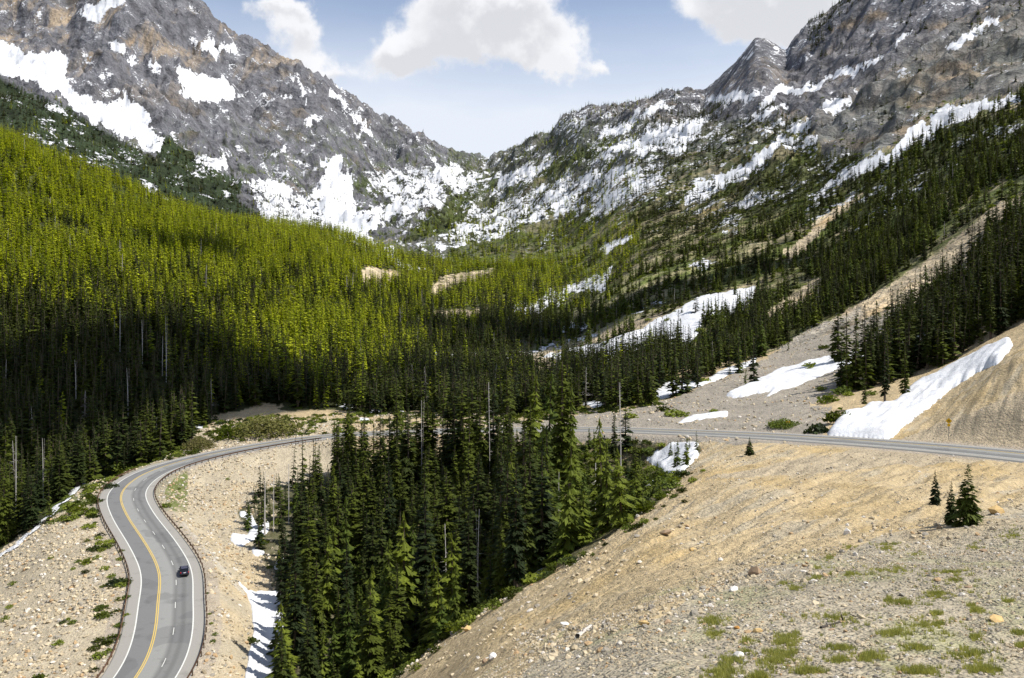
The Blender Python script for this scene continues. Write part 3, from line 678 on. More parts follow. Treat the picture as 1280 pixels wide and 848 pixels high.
def mat_mountain():
    m, t = new_mat('mountain')
    pos = t.n.new('ShaderNodeNewGeometry').outputs['Position']
    e = t.attr('earth').outputs['Color']; s = t.attr('snow').outputs['Fac']
    f1, _ = t.noise(t.map(pos, (1, 1, 0.5)), 0.022, 8, 0.62, 0.3); f2, _ = t.noise(pos, 0.16, 5, 0.65); f3, _ = t.noise(t.map(pos, (1, 1, 0.3)), 0.012, 5, 0.6)
    k = t.m('ADD', t.m('MULTIPLY', f1, 1.6), t.m('MULTIPLY', f2, 0.6)); k = t.m('MAXIMUM', t.m('SUBTRACT', t.m('MULTIPLY', k, 2.3), 1.42), 0.2)
    c = t.vm('SCALE', e, k)
    c = t.mix(t.sm(f3, 0.55, 0.7), c, t.vm('MULTIPLY', c, (1.25, 1.08, 0.85)))
    v = t.vor(t.vm('ADD', pos, t.vm('SCALE', t.noise(pos, 0.02, 3)[1], 30.0)), 0.045)
    n = t.m('ADD', t.m('MULTIPLY', t.m('SUBTRACT', f1, 0.5), 1.5), t.m('MULTIPLY', t.m('SUBTRACT', f2, 0.5), 1.1))
    sn = t.sm(t.m('ADD', s, t.m('MULTIPLY', n, 1.0)), 0.47, 0.53)
    snc = t.mix(f2, (0.62, 0.63, 0.65), (0.50, 0.51, 0.535))
    c = t.mix(sn, c, snc)
    t.put(t.b.inputs['Base Color'], c)
    h = t.m('ADD', t.m('MULTIPLY', f1, 30.0), t.m('MULTIPLY', f2, 5.0)); h = t.m('ADD', h, t.m('MULTIPLY', v['Distance'], 9.0))
    h = t.m('MULTIPLY', h, t.m('SUBTRACT', 1.0, t.m('MULTIPLY', sn, 0.85)))
    t.put(t.b.inputs['Normal'], t.bump(h, 0.9, 1.0))
    return m

def mat_snow():
    m, t = new_mat('snow')
    pos = t.n.new('ShaderNodeNewGeometry').outputs['Position']
    f1, _ = t.noise(pos, 0.25, 5, 0.6); f2, _ = t.noise(pos, 2.2, 4, 0.65); f3, _ = t.noise(t.map(pos, (1, 1, 1), (0, 0, 0.7)), 0.6, 6, 0.7, 1.0)
    c = t.mix(t.sm(f1, 0.35, 0.7), (0.61, 0.62, 0.635), (0.50, 0.505, 0.52))
    c = t.mix(t.m('MULTIPLY', t.sm(f3, 0.60, 0.76), 0.45), c, (0.42, 0.37, 0.30))
    t.put(t.b.inputs['Base Color'], c); t.b.inputs['Roughness'].default_value = 0.6
    t.put(t.b.inputs['Normal'], t.bump(t.m('ADD', f2, t.m('MULTIPLY', f1, 3)), 0.5, 0.35))
    return m

MG, MM, MS = mat_ground(), mat_mountain(), mat_snow()
J0 = int(np.searchsorted(DR, 400)); IC = int(np.searchsorted(PXC, 600))
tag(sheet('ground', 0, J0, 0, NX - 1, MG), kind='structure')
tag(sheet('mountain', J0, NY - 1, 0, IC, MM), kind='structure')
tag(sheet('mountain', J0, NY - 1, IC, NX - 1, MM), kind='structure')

# snow lying thick enough to be a body of its own
for n, (pts, th, lb) in enumerate(BIGSNOW):
    B = blur(poly_mask(pts), 18 if th > 1 else 4)
    c = np.mean([p for p in pts], 0); c = np.clip(c, (0, 0), (1279, 847))
    hp = hit(float(c[0]), float(c[1]))
    d0 = hp.y
    v = lookup(B, gpx + wn * 5, gpy + wn2 * 4)
    mid = (v > 0.32) & (gd > d0 * 0.5) & (gd < d0 * 2.1) & (gdist > 8.2)
    if not mid.any(): print('no snow', n); continue
    t_ = sstep(v, 0.34, 0.75)
    nn = fbm(gx / 5, gy / 5, 3, 140)
    if th > 1: t_ = sstep(v, 0.32, 0.8)
    dz = -0.1 + t_ * (th + 0.1) * (1 + 0.25 * nn) * sstep(gdist, 8.2, 12.5 if th > 1 else 10)
    m2 = mid.reshape(NY, NX); ring = m2.copy()
    ring[1:] |= m2[:-1]; ring[:-1] |= m2[1:]; ring[:, 1:] |= m2[:, :-1]; ring[:, :-1] |= m2[:, 1:]
    ring = ring.ravel(); mid0 = mid; dz[ring & ~mid] = -0.7; mid = ring
    js = np.where(mid.reshape(NY, NX).any(1))[0]; is_ = np.where(mid.reshape(NY, NX).any(0))[0]
    Z_ = dz.reshape(NY, NX)[js[0]:js[-1] + 1, is_[0]:is_[-1] + 1]; E_ = (ring & ~mid0).reshape(NY, NX)[js[0]:js[-1] + 1, is_[0]:is_[-1] + 1]
    Zp = np.pad(np.where(mid.reshape(NY, NX)[js[0]:js[-1] + 1, is_[0]:is_[-1] + 1], Z_, -.4), 1, mode='edge')
    for _ in range(10 if th > 1 else 3): Zp[1:-1, 1:-1] = (Zp[1:-1, 1:-1] * 2 + Zp[:-2, 1:-1] + Zp[2:, 1:-1] + Zp[1:-1, :-2] + Zp[1:-1, 2:]) / 6
    Z_[:] = np.where(E_, -.7, Zp[1:-1, 1:-1])
    # keep only the part seen from the hollow side: nearest run of rows
    o = sheet('snow_patch', js[0], js[-1], is_[0], is_[-1], MS, dz=dz, sel=mid)
    tag(o, lb, 'snow')

# ------------------------------------------------------------------ the road
def ribbon(off0, off1, dz, s0=0, s1=None, step=1):
    s1 = len(ROAD) - 1 if s1 is None else s1
    k = np.arange(s0, s1 + 1, step)
    a = ROAD[k].copy(); b = ROAD[k].copy()
    a[:, :2] += NOR[k] * off0; b[:, :2] += NOR[k] * off1; a[:, 2] += dz; b[:, 2] += dz
    V = np.concatenate([a, b]); n = len(k); i = np.arange(n - 1)
    return V, np.stack([i, i + n, i + n + 1, i + 1], 1)

def mat_asphalt():
    m, t = new_mat('asphalt')
    pos = t.n.new('ShaderNodeNewGeometry').outputs['Position']
    o = t.attr('across').outputs['Fac']
    f1, _ = t.noise(pos, 0.35, 5, 0.6); f2, _ = t.noise(pos, 6, 3, 0.6)
    # lane surfaces: worn wheel tracks, a darker resurfaced lane, pale gravelly shoulders
    lane = t.mix(t.sm(o, 1.2, 2.0), t.mix(t.sm(o, -1.9, -1.2), (0.135, 0.135, 0.135), (0.20, 0.20, 0.192)), (0.145, 0.145, 0.142))
    pt, _ = t.noise(t.map(pos, (1, 1, 1)), 0.11, 2, .4)
    lane = t.mix(t.m('MULTIPLY', t.sm(pt, .60, .63), .35), lane, (0.085, 0.085, 0.088))
    sh = t.m('GREATER_THAN', t.m('ABSOLUTE', o), 5.25)
    lane = t.mix(sh, lane, (0.235, 0.225, 0.205))
    def track(c): return t.m('MULTIPLY', t.sm(t.m('ABSOLUTE', t.m('SUBTRACT', o, c)), 0.75, 0.1), 0.2)
    k = t.m('SUBTRACT', 1.0, t.m('ADD', t.m('ADD', track(3.4), track(1.6)), t.m('MULTIPLY', t.sm(f1, .55, .7), 0.18)))
    k = t.m('MULTIPLY', k, t.m('ADD', 0.85, t.m('MULTIPLY', f2, 0.3)))
    t.put(t.b.inputs['Base Color'], t.vm('SCALE', lane, k)); t.b.inputs['Roughness'].default_value = 0.85
    return m
MA = mat_asphalt()
road = empty('road'); tag(road, kind='structure')
offs = [-7.3, -5.4, -3.2, -1.6, 0.4, 2.0, 3.8, 5.4, 7.3]
VV = []; AC = []
for o_ in offs:
    p = ROAD.copy(); p[:, :2] += NOR * o_; p[:, 2] -= abs(o_) * 0.01 ; VV.append(p); AC += [o_] * len(ROAD)
n = len(ROAD); i = np.arange(n - 1)
FF = np.concatenate([np.stack([i + n * q, i + n * (q + 1), i + 1 + n * (q + 1), i + 1 + n * q], 1) for q in range(len(offs) - 1)])
# verge skirts down into the ground
for sg, q in ((-1, 0), (1, len(offs) - 1)):
    p = VV[q].copy(); p[:, :2] += NOR * sg * 0.6; p[:, 2] -= 0.5; VV.append(p); AC += [sg * 7.9] * n
    b = n * (len(VV) - 1); a = n * q
    FF = np.concatenate([FF, np.stack([i + a, i + 1 + a, i + 1 + b, i + b], 1)])
me = np_mesh('pavement', np.concatenate(VV), FF, False)
at = me.attributes.new('across', 'FLOAT', 'POINT'); at.data.foreach_set('value', np.array(AC, np.float32))
link('pavement', me, road, MA)
MWP = plain('white_road_paint', (0.50, 0.50, 0.47), 0.6, 0.3); MYP = plain('yellow_road_paint', (0.48, 0.34, 0.08), 0.6, 0.15)
def line(name, o0, o1, mat, s0=0, s1=None):
    V, Fc = ribbon(o0, o1, 0.0, s0, s1); 
    V[:, 2] += 0.012 - abs((o0 + o1) / 2) * 0.01
    return link(name, np_mesh(name, V, Fc), road, mat)
line('edge_line', -5.32, -5.08, MWP); line('edge_line', 5.08, 5.32, MWP)
line('centre_line', -1.78, -1.60, MYP); line('centre_line', -1.44, -1.26, MYP)
for s in range(2, n - 4, 8):
    line('lane_dash', 1.74, 1.87, MWP, s, s + 2)

# guard rails of rusted steel
MRS = plain('rusty_steel', (0.075, 0.038, 0.02), 0.8, 0.4, 1.0); MPO = plain('weathered_post', (0.10, 0.07, 0.045), 0.9, 0.3, 2.0)
def guard_rail(off, s0, s1, label):
    r = empty('guard_rail', tuple(ROAD[(s0 + s1) // 2])); base = np.array(r.location)
    tag(r, label, 'guard rail', 'rusted guard rails of the left bends')
    k = np.arange(s0, s1 + 1); sg = 1 if off > 0 else -1
    prof = [(0, .84), (.07, .76), (0, .64), (.07, .52), (0, .42), (-.04, .42), (-.04, .84)]
    V = []
    for (o_, zz) in prof:
        p = ROAD[k].copy(); p[:, :2] += NOR[k] * (off - sg * o_); p[:, 2] += zz - 0.1; V.append(p - base)
    m_ = len(k); i = np.arange(m_ - 1); q = len(prof)
    Fc = np.concatenate([np.stack([i + m_ * a, i + 1 + m_ * a, i + 1 + m_ * ((a + 1) % q), i + m_ * ((a + 1) % q)], 1) for a in range(q)])
    link('rail', np_mesh('rail', np.concatenate(V), Fc), r, MRS)
    pm = None
    for j in range(s0, s1 + 1, 2):
        c = ROAD[j].copy(); c[:2] += NOR[j] * (off + sg * 0.16)
        if pm is None:
            bm = bmesh.new(); bmesh.ops.create_cube(bm, size=1, matrix=Matrix.Translation((0, 0, .15)) @ Matrix.Diagonal((.18, .2, 1.15, 1)))
            pm = bpy.data.meshes.new('post'); bm.to_mesh(pm); bm.free(); pm.materials.append(MPO)
        o = bpy.data.objects.new('post', pm); COL.objects.link(o); o.parent = r
        o.location = c - base; o.rotation_euler = (0, 0, math.atan2(TAN[j, 1], TAN[j, 0]))
kA = int(np.argmin(np.hypot(ROAD[:, 0] + 100, ROAD[:, 1] - 293))); kB = int(np.argmin(np.hypot(ROAD[:, 0] + 70, ROAD[:, 1] - 303)))
guard_rail(-7.6, 0, kA - 22, 'rusty guard rail on the outer side of the bend, beside the rubble slope')
guard_rail(7.6, 0, kB, 'rusty guard rail on the inner side of the bend, facing the firs')

# ------------------------------------------------------------------ trees
def mat_needles(name, dark, light, trans=0.25):
    m, t = new_mat(name)
    oi = t.n.new('ShaderNodeObjectInfo'); g = t.n.new('ShaderNodeNewGeometry')
    f, _ = t.noise(t.n.new('ShaderNodeTexCoord').outputs['Object'], 1.3, 3)
    k = t.m('ADD', t.m('MULTIPLY', oi.outputs['Random'], 0.6), t.m('MULTIPLY', f, 0.5))
    c = t.mix(t.sm(k, 0.15, 0.85), dark, light)
    c = t.vm('SCALE', c, t.m('ADD', 0.7, t.m('MULTIPLY', g.outputs['Random Per Island'], 0.6)))
    t.put(t.b.inputs['Base Color'], c); t.b.inputs['Roughness'].default_value = 0.7; t.b.inputs['Specular IOR Level'].default_value = 0.15
    tr = t.n.new('ShaderNodeBsdfTranslucent'); t.put(tr.inputs[0], t.vm('MULTIPLY', c, (1.3, 1.3, 0.6)))
    mx = t.n.new('ShaderNodeMixShader'); mx.inputs[0].default_value = trans
    t.l.new(t.b.outputs[0], mx.inputs[1]); t.l.new(tr.outputs[0], mx.inputs[2]); t.l.new(mx.outputs[0], t.out.inputs[0])
    return m
M_FIR = mat_needles('fir_needles', (0.013, 0.022, 0.007), (0.070, 0.088, 0.010))
M_SUNLIT = mat_needles('sunlit_needles', (0.215, 0.265, 0.015), (0.40, 0.43, 0.026), 0.4)  # pale green puts sunlight into the colour of the spur's bright crowns
M_YOUNG_LIT = mat_needles('young_or_lit_needles', (0.050, 0.075, 0.011), (0.115, 0.14, 0.015), 0.3)  # lighter green of young firs, also painted sunlight on crowns in the stand
M_SHRUB = mat_needles('shrub_leaves', (0.07, 0.10, 0.015), (0.17, 0.20, 0.025), 0.3)
M_WILLOW = mat_needles('willow_twigs', (0.10, 0.085, 0.035), (0.13, 0.14, 0.03), 0.3)
M_GRASS = mat_needles('grass_blades', (0.17, 0.19, 0.05), (0.36, 0.35, 0.11), 0.3)
M_BARK = plain('bark', (0.075, 0.058, 0.042), 0.9, 0.35, 2.0)
M_DEAD = plain('bleached_wood', (0.46, 0.43, 0.40), 0.9, 0.3, 1.5)
M_CHAR = plain('dark_wood', (0.05, 0.042, 0.035), 0.9, 0.3, 3.0)

def crown_geo(rng, H, Rm, levels, nb, base=0.06, fine=True, power=0.8, gaps=0.1, stag=0.0):
    """tiers of drooping boughs; every bough a spine of narrow sprays"""
    V = []; Fc = []
    def quad(a, b, c, d): n = len(V); V.extend((a, b, c, d)); Fc.append((n, n + 1, n + 2)); Fc.append((n, n + 2, n + 3))
    def tri(a, b, c): n = len(V); V.extend((a, b, c)); Fc.append((n, n + 1, n + 2))
    for L in range(levels):
        t = base + (1 - base) * ((L + rng.uniform(-.3, .3)) / levels); t = min(max(t, base), .985)
        z = t * H; r0 = Rm * (1 - t) ** power * (1 - 0.35 * max(0, 1 - (t - base) / 0.12) * 0.8) + 0.012 * H * 0.5
        for b in range(nb):
            if rng.random() < gaps: continue
            r = r0 * rng.uniform(.6, 1.18); az = rng.uniform(0, 2 * math.pi); zz = z + rng.uniform(-.5, .5) * H / levels
            dx, dy = math.cos(az), math.sin(az); sx, sy = -dy, dx
            dr = rng.uniform(.15, .5) + (0.25 if t < .5 else 0) - (0.5 if t > .85 else 0)
            tilt = rng.uniform(-.5, .5); w = r * rng.uniform(.20, .34) if fine else r * rng.uniform(.30, .46)
            def pt(s, off=0.0, up=0.0):
                return (dx * r * s + sx * off, dy * r * s + sy * off, zz - dr * r * s * s + (0.14 * r * s ** 3) + up + off * tilt)
            if fine:
                quad(pt(0.02), pt(.4, w), pt(.8, w * .3, -.04 * r), pt(.55, -w * .2))
                quad(pt(0.05, 0, .05), pt(.38, -w, -.05 * r), pt(.74, -w * .5, -.1 * r), pt(.6, w * .15))
                tri(pt(.5, w * .35), pt(1.0), pt(.55, -w * .35))
                tri(pt(.3, w * .5), pt(.62, w * 1.15, -.08 * r), pt(.55, w * .3))
                tri(pt(.3, -w * .5), pt(.66, -w * 1.1, -.08 * r), pt(.55, -w * .3))
                tri(pt(.15), pt(.6, 0, -.16 * r), pt(.75))
            else:
                quad(pt(0.0), pt(.45, w), pt(1.0), pt(.45, -w, -.1 * r))
                tri(pt(.1), pt(.55, 0, -.22 * r), pt(.85))
    # leader
    for a in range(3):
        az = a * 2.1; c, s = math.cos(az) * .016 * H * .5, math.sin(az) * .016 * H * .5
        tri((c, s, H * .93), (-c, -s, H * .945), (0, 0, H))
    return np.array(V), np.array(Fc)

def taper(rng, H, r0, r1=0.02, n=6, seg=6, bend=0.0, z0=-0.6, stubs=0):
    V = []; Q = []
    ax, ay = rng.uniform(-bend, bend), rng.uniform(-bend, bend)
    def ctr(t): return ax * t * t * H, ay * t * t * H
    for j in range(n + 1):
        t = j / n; cx, cy = ctr(t); r = r0 * (1 - t) + r1 * t
        if j == 0: r *= 1.35
        for i in range(seg):
            a = 2 * math.pi * i / seg; V.append((cx + r * math.cos(a), cy + r * math.sin(a), z0 * (j == 0) + t * H))
    for j in range(n):
        for i in range(seg):
            a = j * seg + i; b = j * seg + (i + 1) % seg
            Q.append((a, b, b + seg)); Q.append((a, b + seg, a + seg))
    for k in range(stubs):
        t = rng.uniform(.25, .97); cx, cy = ctr(t); az = rng.uniform(0, 6.28); ln = (1 - t) * H * .13 * rng.uniform(.4, 1.3) + .25; r = 0.035
        b = len(V); z = t * H; dx, dy = math.cos(az), math.sin(az)
        for (px_, py_, pz_) in ((-dy * r, dx * r, 0), (dy * r, -dx * r, 0), (0, 0, r * 1.6)): V.append((cx + px_, cy + py_, z + pz_))
        V.append((cx + dx * ln, cy + dy * ln, z - ln * rng.uniform(-.1, .45)))
        Q += [(b, b + 1, b + 3), (b + 1, b + 2, b + 3), (b + 2, b, b + 3)]
    return np.array(V), np.array(Q)

TR = random.Random(5)
FIRM = []      # near trees: crown mesh, trunk mesh, unit height 1 scaled
for v in range(8):
    Rm = [.105, .125, .145, .115, .17, .13, .095, .30][v]
    cv, cf = crown_geo(TR, 20.0, 20 * Rm, [34, 32, 28, 36, 26, 30, 36, 22][v], 10 if v == 7 else 8, base=[.04, .08, .03, .12, .03, .06, .15, .02][v], gaps=[.12, .1, .15, .22, .1, .2, .3, .12][v], power=[.75, .85, .8, .65, .9, .8, .6, .85][v])
    c = np_mesh('crown', cv / 20, cf); c.materials.append(M_FIR)
    tv, tf = taper(TR, 19.4, .26, .03, 4, 6); k = np_mesh('trunk', tv / 20, tf); k.materials.append(M_BARK)
    FIRM.append((c, k))
FARM = []      # distant trees: one mesh each
FARC = bpy.data.collections.new('woodland_stock')
for v in range(13):
    lit_stock = v >= 6
    if v < 4:
        cv, cf = crown_geo(TR, 1.0, [.12, .135, .105, .15][v], 15, 6, base=.05, fine=False, gaps=.12)
    elif v < 6:   # light far
        cv, cf = crown_geo(TR, 1.0, [.13, .16][v - 4], 9, 5, base=.04, fine=False, gaps=.05)
    elif v < 9:
        cv, cf = crown_geo(TR, 1.0, [.105, .12, .13][v - 6], 16, 6, base=.10, fine=False, gaps=.2, power=.6)
    elif v == 12:
        cv, cf = taper(TR, 20.0, .20, .04, 4, 4, .02, 0, 30); cv = cv / 20
    elif v >= 10:
        cv, cf = crown_geo(TR, 1.0, [.15, .18][v - 10], 17, 7, base=.03, fine=True, gaps=.12, power=.8)
    else:
        cv, cf = crown_geo(TR, 1.0, .13, 9, 5, base=.06, fine=False, gaps=.1, power=.65)
    tv, tf = taper(TR, .95, .011, .002, 2, 4, z0=-.05)
    V = np.concatenate([cv, tv]); Fc = np.concatenate([cf, tf + len(cv)])
    me = np_mesh('conifer_stock', V, Fc); me.materials.append(M_DEAD if v == 12 else M_YOUNG_LIT if v >= 10 else M_SUNLIT if lit_stock else M_FIR); me.materials.append(M_BARK)
    me.polygons.foreach_set('material_index', np.array([0] * len(cf) + [1] * len(tf), np.int32))
    o = bpy.data.objects.new('conifer_stock_%02d' % v, me); FARC.objects.link(o)

def scatter(name, coll, P_, idx, rz, scl, kind='stuff', label=None, tilt=None):
    """one object that carries a great many small copies"""
    n = len(P_); me = bpy.data.meshes.new(name); me.vertices.add(n); me.vertices.foreach_set('co', np.asarray(P_, np.float32).ravel())
    a = me.attributes.new('pick', 'INT', 'POINT'); a.data.foreach_set('value', np.asarray(idx, np.int32))
    rot = np.zeros((n, 3), np.float32); rot[:, 2] = rz
    if tilt is not None: rot[:, :2] = tilt
    a = me.attributes.new('turn', 'FLOAT_VECTOR', 'POINT'); a.data.foreach_set('vector', rot.ravel())
    a = me.attributes.new('size', 'FLOAT_VECTOR', 'POINT'); a.data.foreach_set('vector', np.asarray(scl, np.float32).ravel())
    o = link(name, me)
    g = bpy.data.node_groups.new(name, 'GeometryNodeTree')
    g.interface.new_socket('Geometry', in_out='INPUT', socket_type='NodeSocketGeometry'); g.interface.new_socket('Geometry', in_out='OUTPUT', socket_type='NodeSocketGeometry')
    gi = g.nodes.new('NodeGroupInput'); go = g.nodes.new('NodeGroupOutput'); ci = g.nodes.new('GeometryNodeCollectionInfo'); ip = g.nodes.new('GeometryNodeInstanceOnPoints')
    ci.inputs['Collection'].default_value = coll; ci.inputs['Separate Children'].default_value = True; ci.inputs['Reset Children'].default_value = True
    def na(nm, ty):
        q = g.nodes.new('GeometryNodeInputNamedAttribute'); q.data_type = ty; q.inputs[0].default_value = nm; return q.outputs[0]
    L = g.links; L.new(gi.outputs[0], ip.inputs['Points']); L.new(ci.outputs[0], ip.inputs['Instance']); ip.inputs['Pick Instance'].default_value = True
    L.new(na('pick', 'INT'), ip.inputs['Instance Index']); L.new(na('turn', 'FLOAT_VECTOR'), ip.inputs['Rotation']); L.new(na('size', 'FLOAT_VECTOR'), ip.inputs['Scale'])
    L.new(ip.outputs[0], go.inputs[0])
    md = o.modifiers.new('scatter', 'NODES'); md.node_group = g
    return tag(o, label, None, None, kind)

def jgrid(y0, y1, cell, rng, pxa=-110, pxb=1390):
    ys = np.arange(y0, y1, cell); out = []
    for y in ys:
        x0 = (pxa - 640) / F * y; x1 = (pxb - 640) / F * y
        xs = np.arange(x0, x1, cell); p = np.stack([xs, np.full(len(xs), y)], 1); out.append(p)
    p = np.concatenate(out); p += rng.uniform(-.55, .55, p.shape) * cell
    return p

def tree_field():
    rng = np.random.default_rng(21); res = []
    for (y0, y1, cell) in ((118, 290, 4.5), (222, 620, 4.4), (620, 1250, 6.2), (1250, 2000, 9.5), (2000, 3400, 13)):
        p = jgrid(y0, y1, cell, rng); x, y = p[:, 0], p[:, 1]
        z = height(x, y); px, py = proj(x, y, z); dist = road_info(x, y)[0]
        n1 = fbm(x / 28, y / 28, 3, 200); n3 = fbm(x / 120, y / 120, 3, 210); n5 = fbm(x / 60, y / 60, 3, 215)
        dens = np.zeros(len(x)); light_share = np.full(len(x), .1); zone = np.zeros(len(x), int)
        if y0 == 118:
            c = lookup(CLUSTER, px, py) & (y > 122) & (y < 284) & (dist > 15)
            dens = np.where(c, 0.97, 0); dens = np.where(c & (px > 640) & (py < 700), 0.95, dens); dens = np.where(c & (px > 800), .5, dens)
            zone[:] = 1
        else:
            left = (py < forest_edge_py(px) + n1 * 10) & (y > 222) & (dist > 19)
            wl = left & (y < 1260) & (px < 860) & (rng.uniform(size=len(x)) > sstep(px + n1 * 60 + n5 * 60, 640, 760) * (py < 458) * (y > 520))
            dens = np.where(wl, 0.97, 0)
            # share of pale trees, sunlight painted as crown colour: high on the spur and in patches lower down
            hi = 1 - sstep(py + n5 * 60, 330, 420)
            hi2 = np.exp(-((px - 390) / 120) ** 2 - ((py - 425) / 60) ** 2)
            light_share = np.where(wl, np.clip(.03 + .93 * np.maximum(hi, hi2 * .95) * (1 - sstep(px, 560 + 120 * (py < 395), 720 + 120 * (py < 395))) * sstep(n5 + .34, -.15, .15), 0, .93), light_share)
            zone = np.where(wl, 2, 0)
            rt = ~wl & (y > 250) & (dist > 16) & ((px > 520) | (y > 1200))
            bd = fbm((-x * .40 + y * .92) / 34, (x * .92 + y * .40) / 190, 4, 230)
            dz = 0.92 * sstep(bd + n1 * .45, -.2, .12) + .08
            dz = np.where((px > 560) & (py < 300) & (y > 1100), np.maximum(dz, .30), dz) 
            dz = np.where(px < 560, dz * 0.35 * sstep(py, 130, 230), dz)
            dr = lookup(SDEN, px + n1 * 8, py + n3 * 8)
            dz = np.where(dr >= 0, dr, dz)
            dz = np.where(lookup(BARE, px, py), .05, dz)
            dz = np.where(lookup(MSB, px, py) > .8, dz * np.where(dr >= 0, .55, np.where((px > 540) & (px < 900), .4, .10)), dz)
            # clear slopes of scree and sand keep only a few trees
            dz = np.where(lookup(MTAN, px + n1 * 6, py + n1 * 5) >= 0, .006, dz)
            dz = np.where(lookup(MBIG, px, py), .02 , dz)
            dz = np.where((px > 560) & (py > 500) & (y < 420), 0, dz)
            dens = np.where(rt, dz, dens); zone = np.where(rt, 3, zone)
            light_share = np.where(rt, lookup(STAND_LIGHT, px, py) + .25 * sstep(n5, 0, .4) * (py > 150) + .3 * (px < 800) * (py > 280) * (y > 500), light_share)
            dens = np.where((px > 850) & (px < 1010) & (py < 128) & (y > 1200), 0, dens)
            t0 = lookup(MTAN, px, py) >= 0
            dens = np.where((px > 500) & (px < 790) & (py > 415) & (py < 462) & (lookup(MSB, px, py) > .35), .12, dens); light_share = light_share * sstep(y, 320, 420)
            dens = np.where(wl & t0 & (y > 300), .03, dens)
            dens = np.where(wl & (px > 640) & lookup(MBIG, px, py), .0, dens)
        keep = rng.uniform(size=len(x)) < dens
        keep &= z > -500
        u = rng.uniform(size=len(x)); v = rng.normal(size=len(x))
        h = np.where(zone == 1, 17 + 5.0 * v, np.where(zone == 2, 17.5 + 3.2 * v, 12.5 + 3.5 * v))
        h = np.where((zone == 3) & (y < 360) , 18 + 3.5 * v, h); h = np.where((zone == 3) & (y > 1200), np.where(px > 520, 14.5, 11) + 3.2 * v, h)
        h = np.where(u < .2, h * (.35 + 2 * u), h); h = np.clip(h, 2.2, 27)
        if y0 == 118:
            h = np.where((px > 640) & (py < 645), h * np.where((u < .9) & (py > 560), .42, 1.0), h); h = np.where(px > 800, h * .8, h)
            h = np.where(px > 712, np.clip(h, 9, 30) * (.30 + .55 * rng.uniform(size=len(x)) ** 1.6), h)
            h = np.where((px > 415) & (px < 720) & (py < 625), h * 1.28, h); h = np.where((px < 430) & (py < 710), h * (.5 + .5 * sstep(px, 330, 430)), h)
            light_share = np.where((px > 640) & (py < 700), .62, 0.04); light_share = np.where((px > 400) & (py > 750), .5, light_share)
        is_l = rng.uniform(size=len(x)) < light_share
        res.append(np.stack([x, y, z, h, is_l, zone, px, py], 1)[keep])
    return np.concatenate(res)

TF = tree_field()
SNAG = [(597, 757, 8, 30), (558, 770, 8, 26), (776, 590, 5, 40), (612, 600, 4, 50), (527, 610, 4, 60), (331, 668, 6, 60), (342, 665, 5, 60), (361, 655, 4, 60), (744, 640, 5, 50), (698, 660, 5, 50), (20, 655, 5, 60), (54, 630, 5, 60),
        (208, 478, 4.5, 60), (203, 470, 4, 50), (150, 440, 4, 50), (178, 455, 4, 50), (95, 500, 4, 50), (160, 520, 4, 50), (475, 380, 4, 60)]
kp = np.ones(len(TF), bool)
for (a_, b_, w_, dd_) in SNAG:
    h_ = hit(a_, b_, 100 if b_ > 560 else 260)
    if h_ is not None: kp &= ~((np.abs(TF[:, 6] - a_) < w_) & (TF[:, 1] < h_.y + 3) & (TF[:, 1] > h_.y - dd_))
TF = TF[kp]
# edge of the stand between the bends: lower trees along the rim so that the wood steps down
CB = blur(CLUSTER, 30)
cb = lookup(CB, TF[:, 6], TF[:, 7])
TF[:, 3] = np.where((TF[:, 5] == 1) & (cb < .8), TF[:, 3] * (.42 + .5 * np.clip((cb - .4) / .4, 0, 1)), TF[:, 3])
app = TF[:, 3] / TF[:, 1]
infr = (TF[:, 6] > -15) & (TF[:, 6] < 1295) & (TF[:, 7] < 940)
order = np.argsort(-np.where(infr & (TF[:, 4] < .5) & ((TF[:, 5] != 1) | (CB[0, 0] == CB[0, 0])), app, 0))
NSEL = 288
sel = np.zeros(len(TF), bool); sel[order[:NSEL]] = True
print('trees', len(TF), 'single', NSEL, 'smallest', app[order[NSEL - 1]])
rest = TF[~sel]
rg = np.random.default_rng(31)
def put_rest(T, name, label):
    n = len(T)
    if n == 0: return
    far = T[:, 1] > 900
    idx = np.where(T[:, 4] > .5, np.where(far, 9, rg.integers(6, 9, n)), np.where(far, rg.integers(4, 6, n), rg.integers(0, 4, n)))
    idx = np.where((T[:, 4] > .5) & (T[:, 5] != 2) & (T[:, 1] < 900), rg.integers(10, 12, n), idx); idx = np.where((T[:, 5] == 3) & (T[:, 1] >= 900) & (T[:, 4] > .5) & (T[:, 6] > 800), rg.integers(4, 6, n), idx)
    idx = np.where((rg.uniform(size=n) < .007) & (T[:, 5] != 1), 12, idx)
    h = T[:, 3]; w = h * rg.uniform(1.0, 1.95, n)
    P_ = T[:, :3].copy(); P_[:, 2] -= .2
    scatter(name, FARC, P_, idx, rg.uniform(0, 6.28, n), np.stack([w, w, h], 1), 'stuff', label, rg.normal(0, .035, (n, 2)))
put_rest(rest[rest[:, 5] == 1], 'stand_of_firs', 'smaller firs filling the stand between the road bends')
put_rest(rest[rest[:, 5] == 2], 'forest', 'dense spire-topped conifer forest covering the spur left of the valley')
put_rest(rest[(rest[:, 5] == 3)], 'scattered_woodland', 'conifers scattered over the snowy slopes at the valley head')

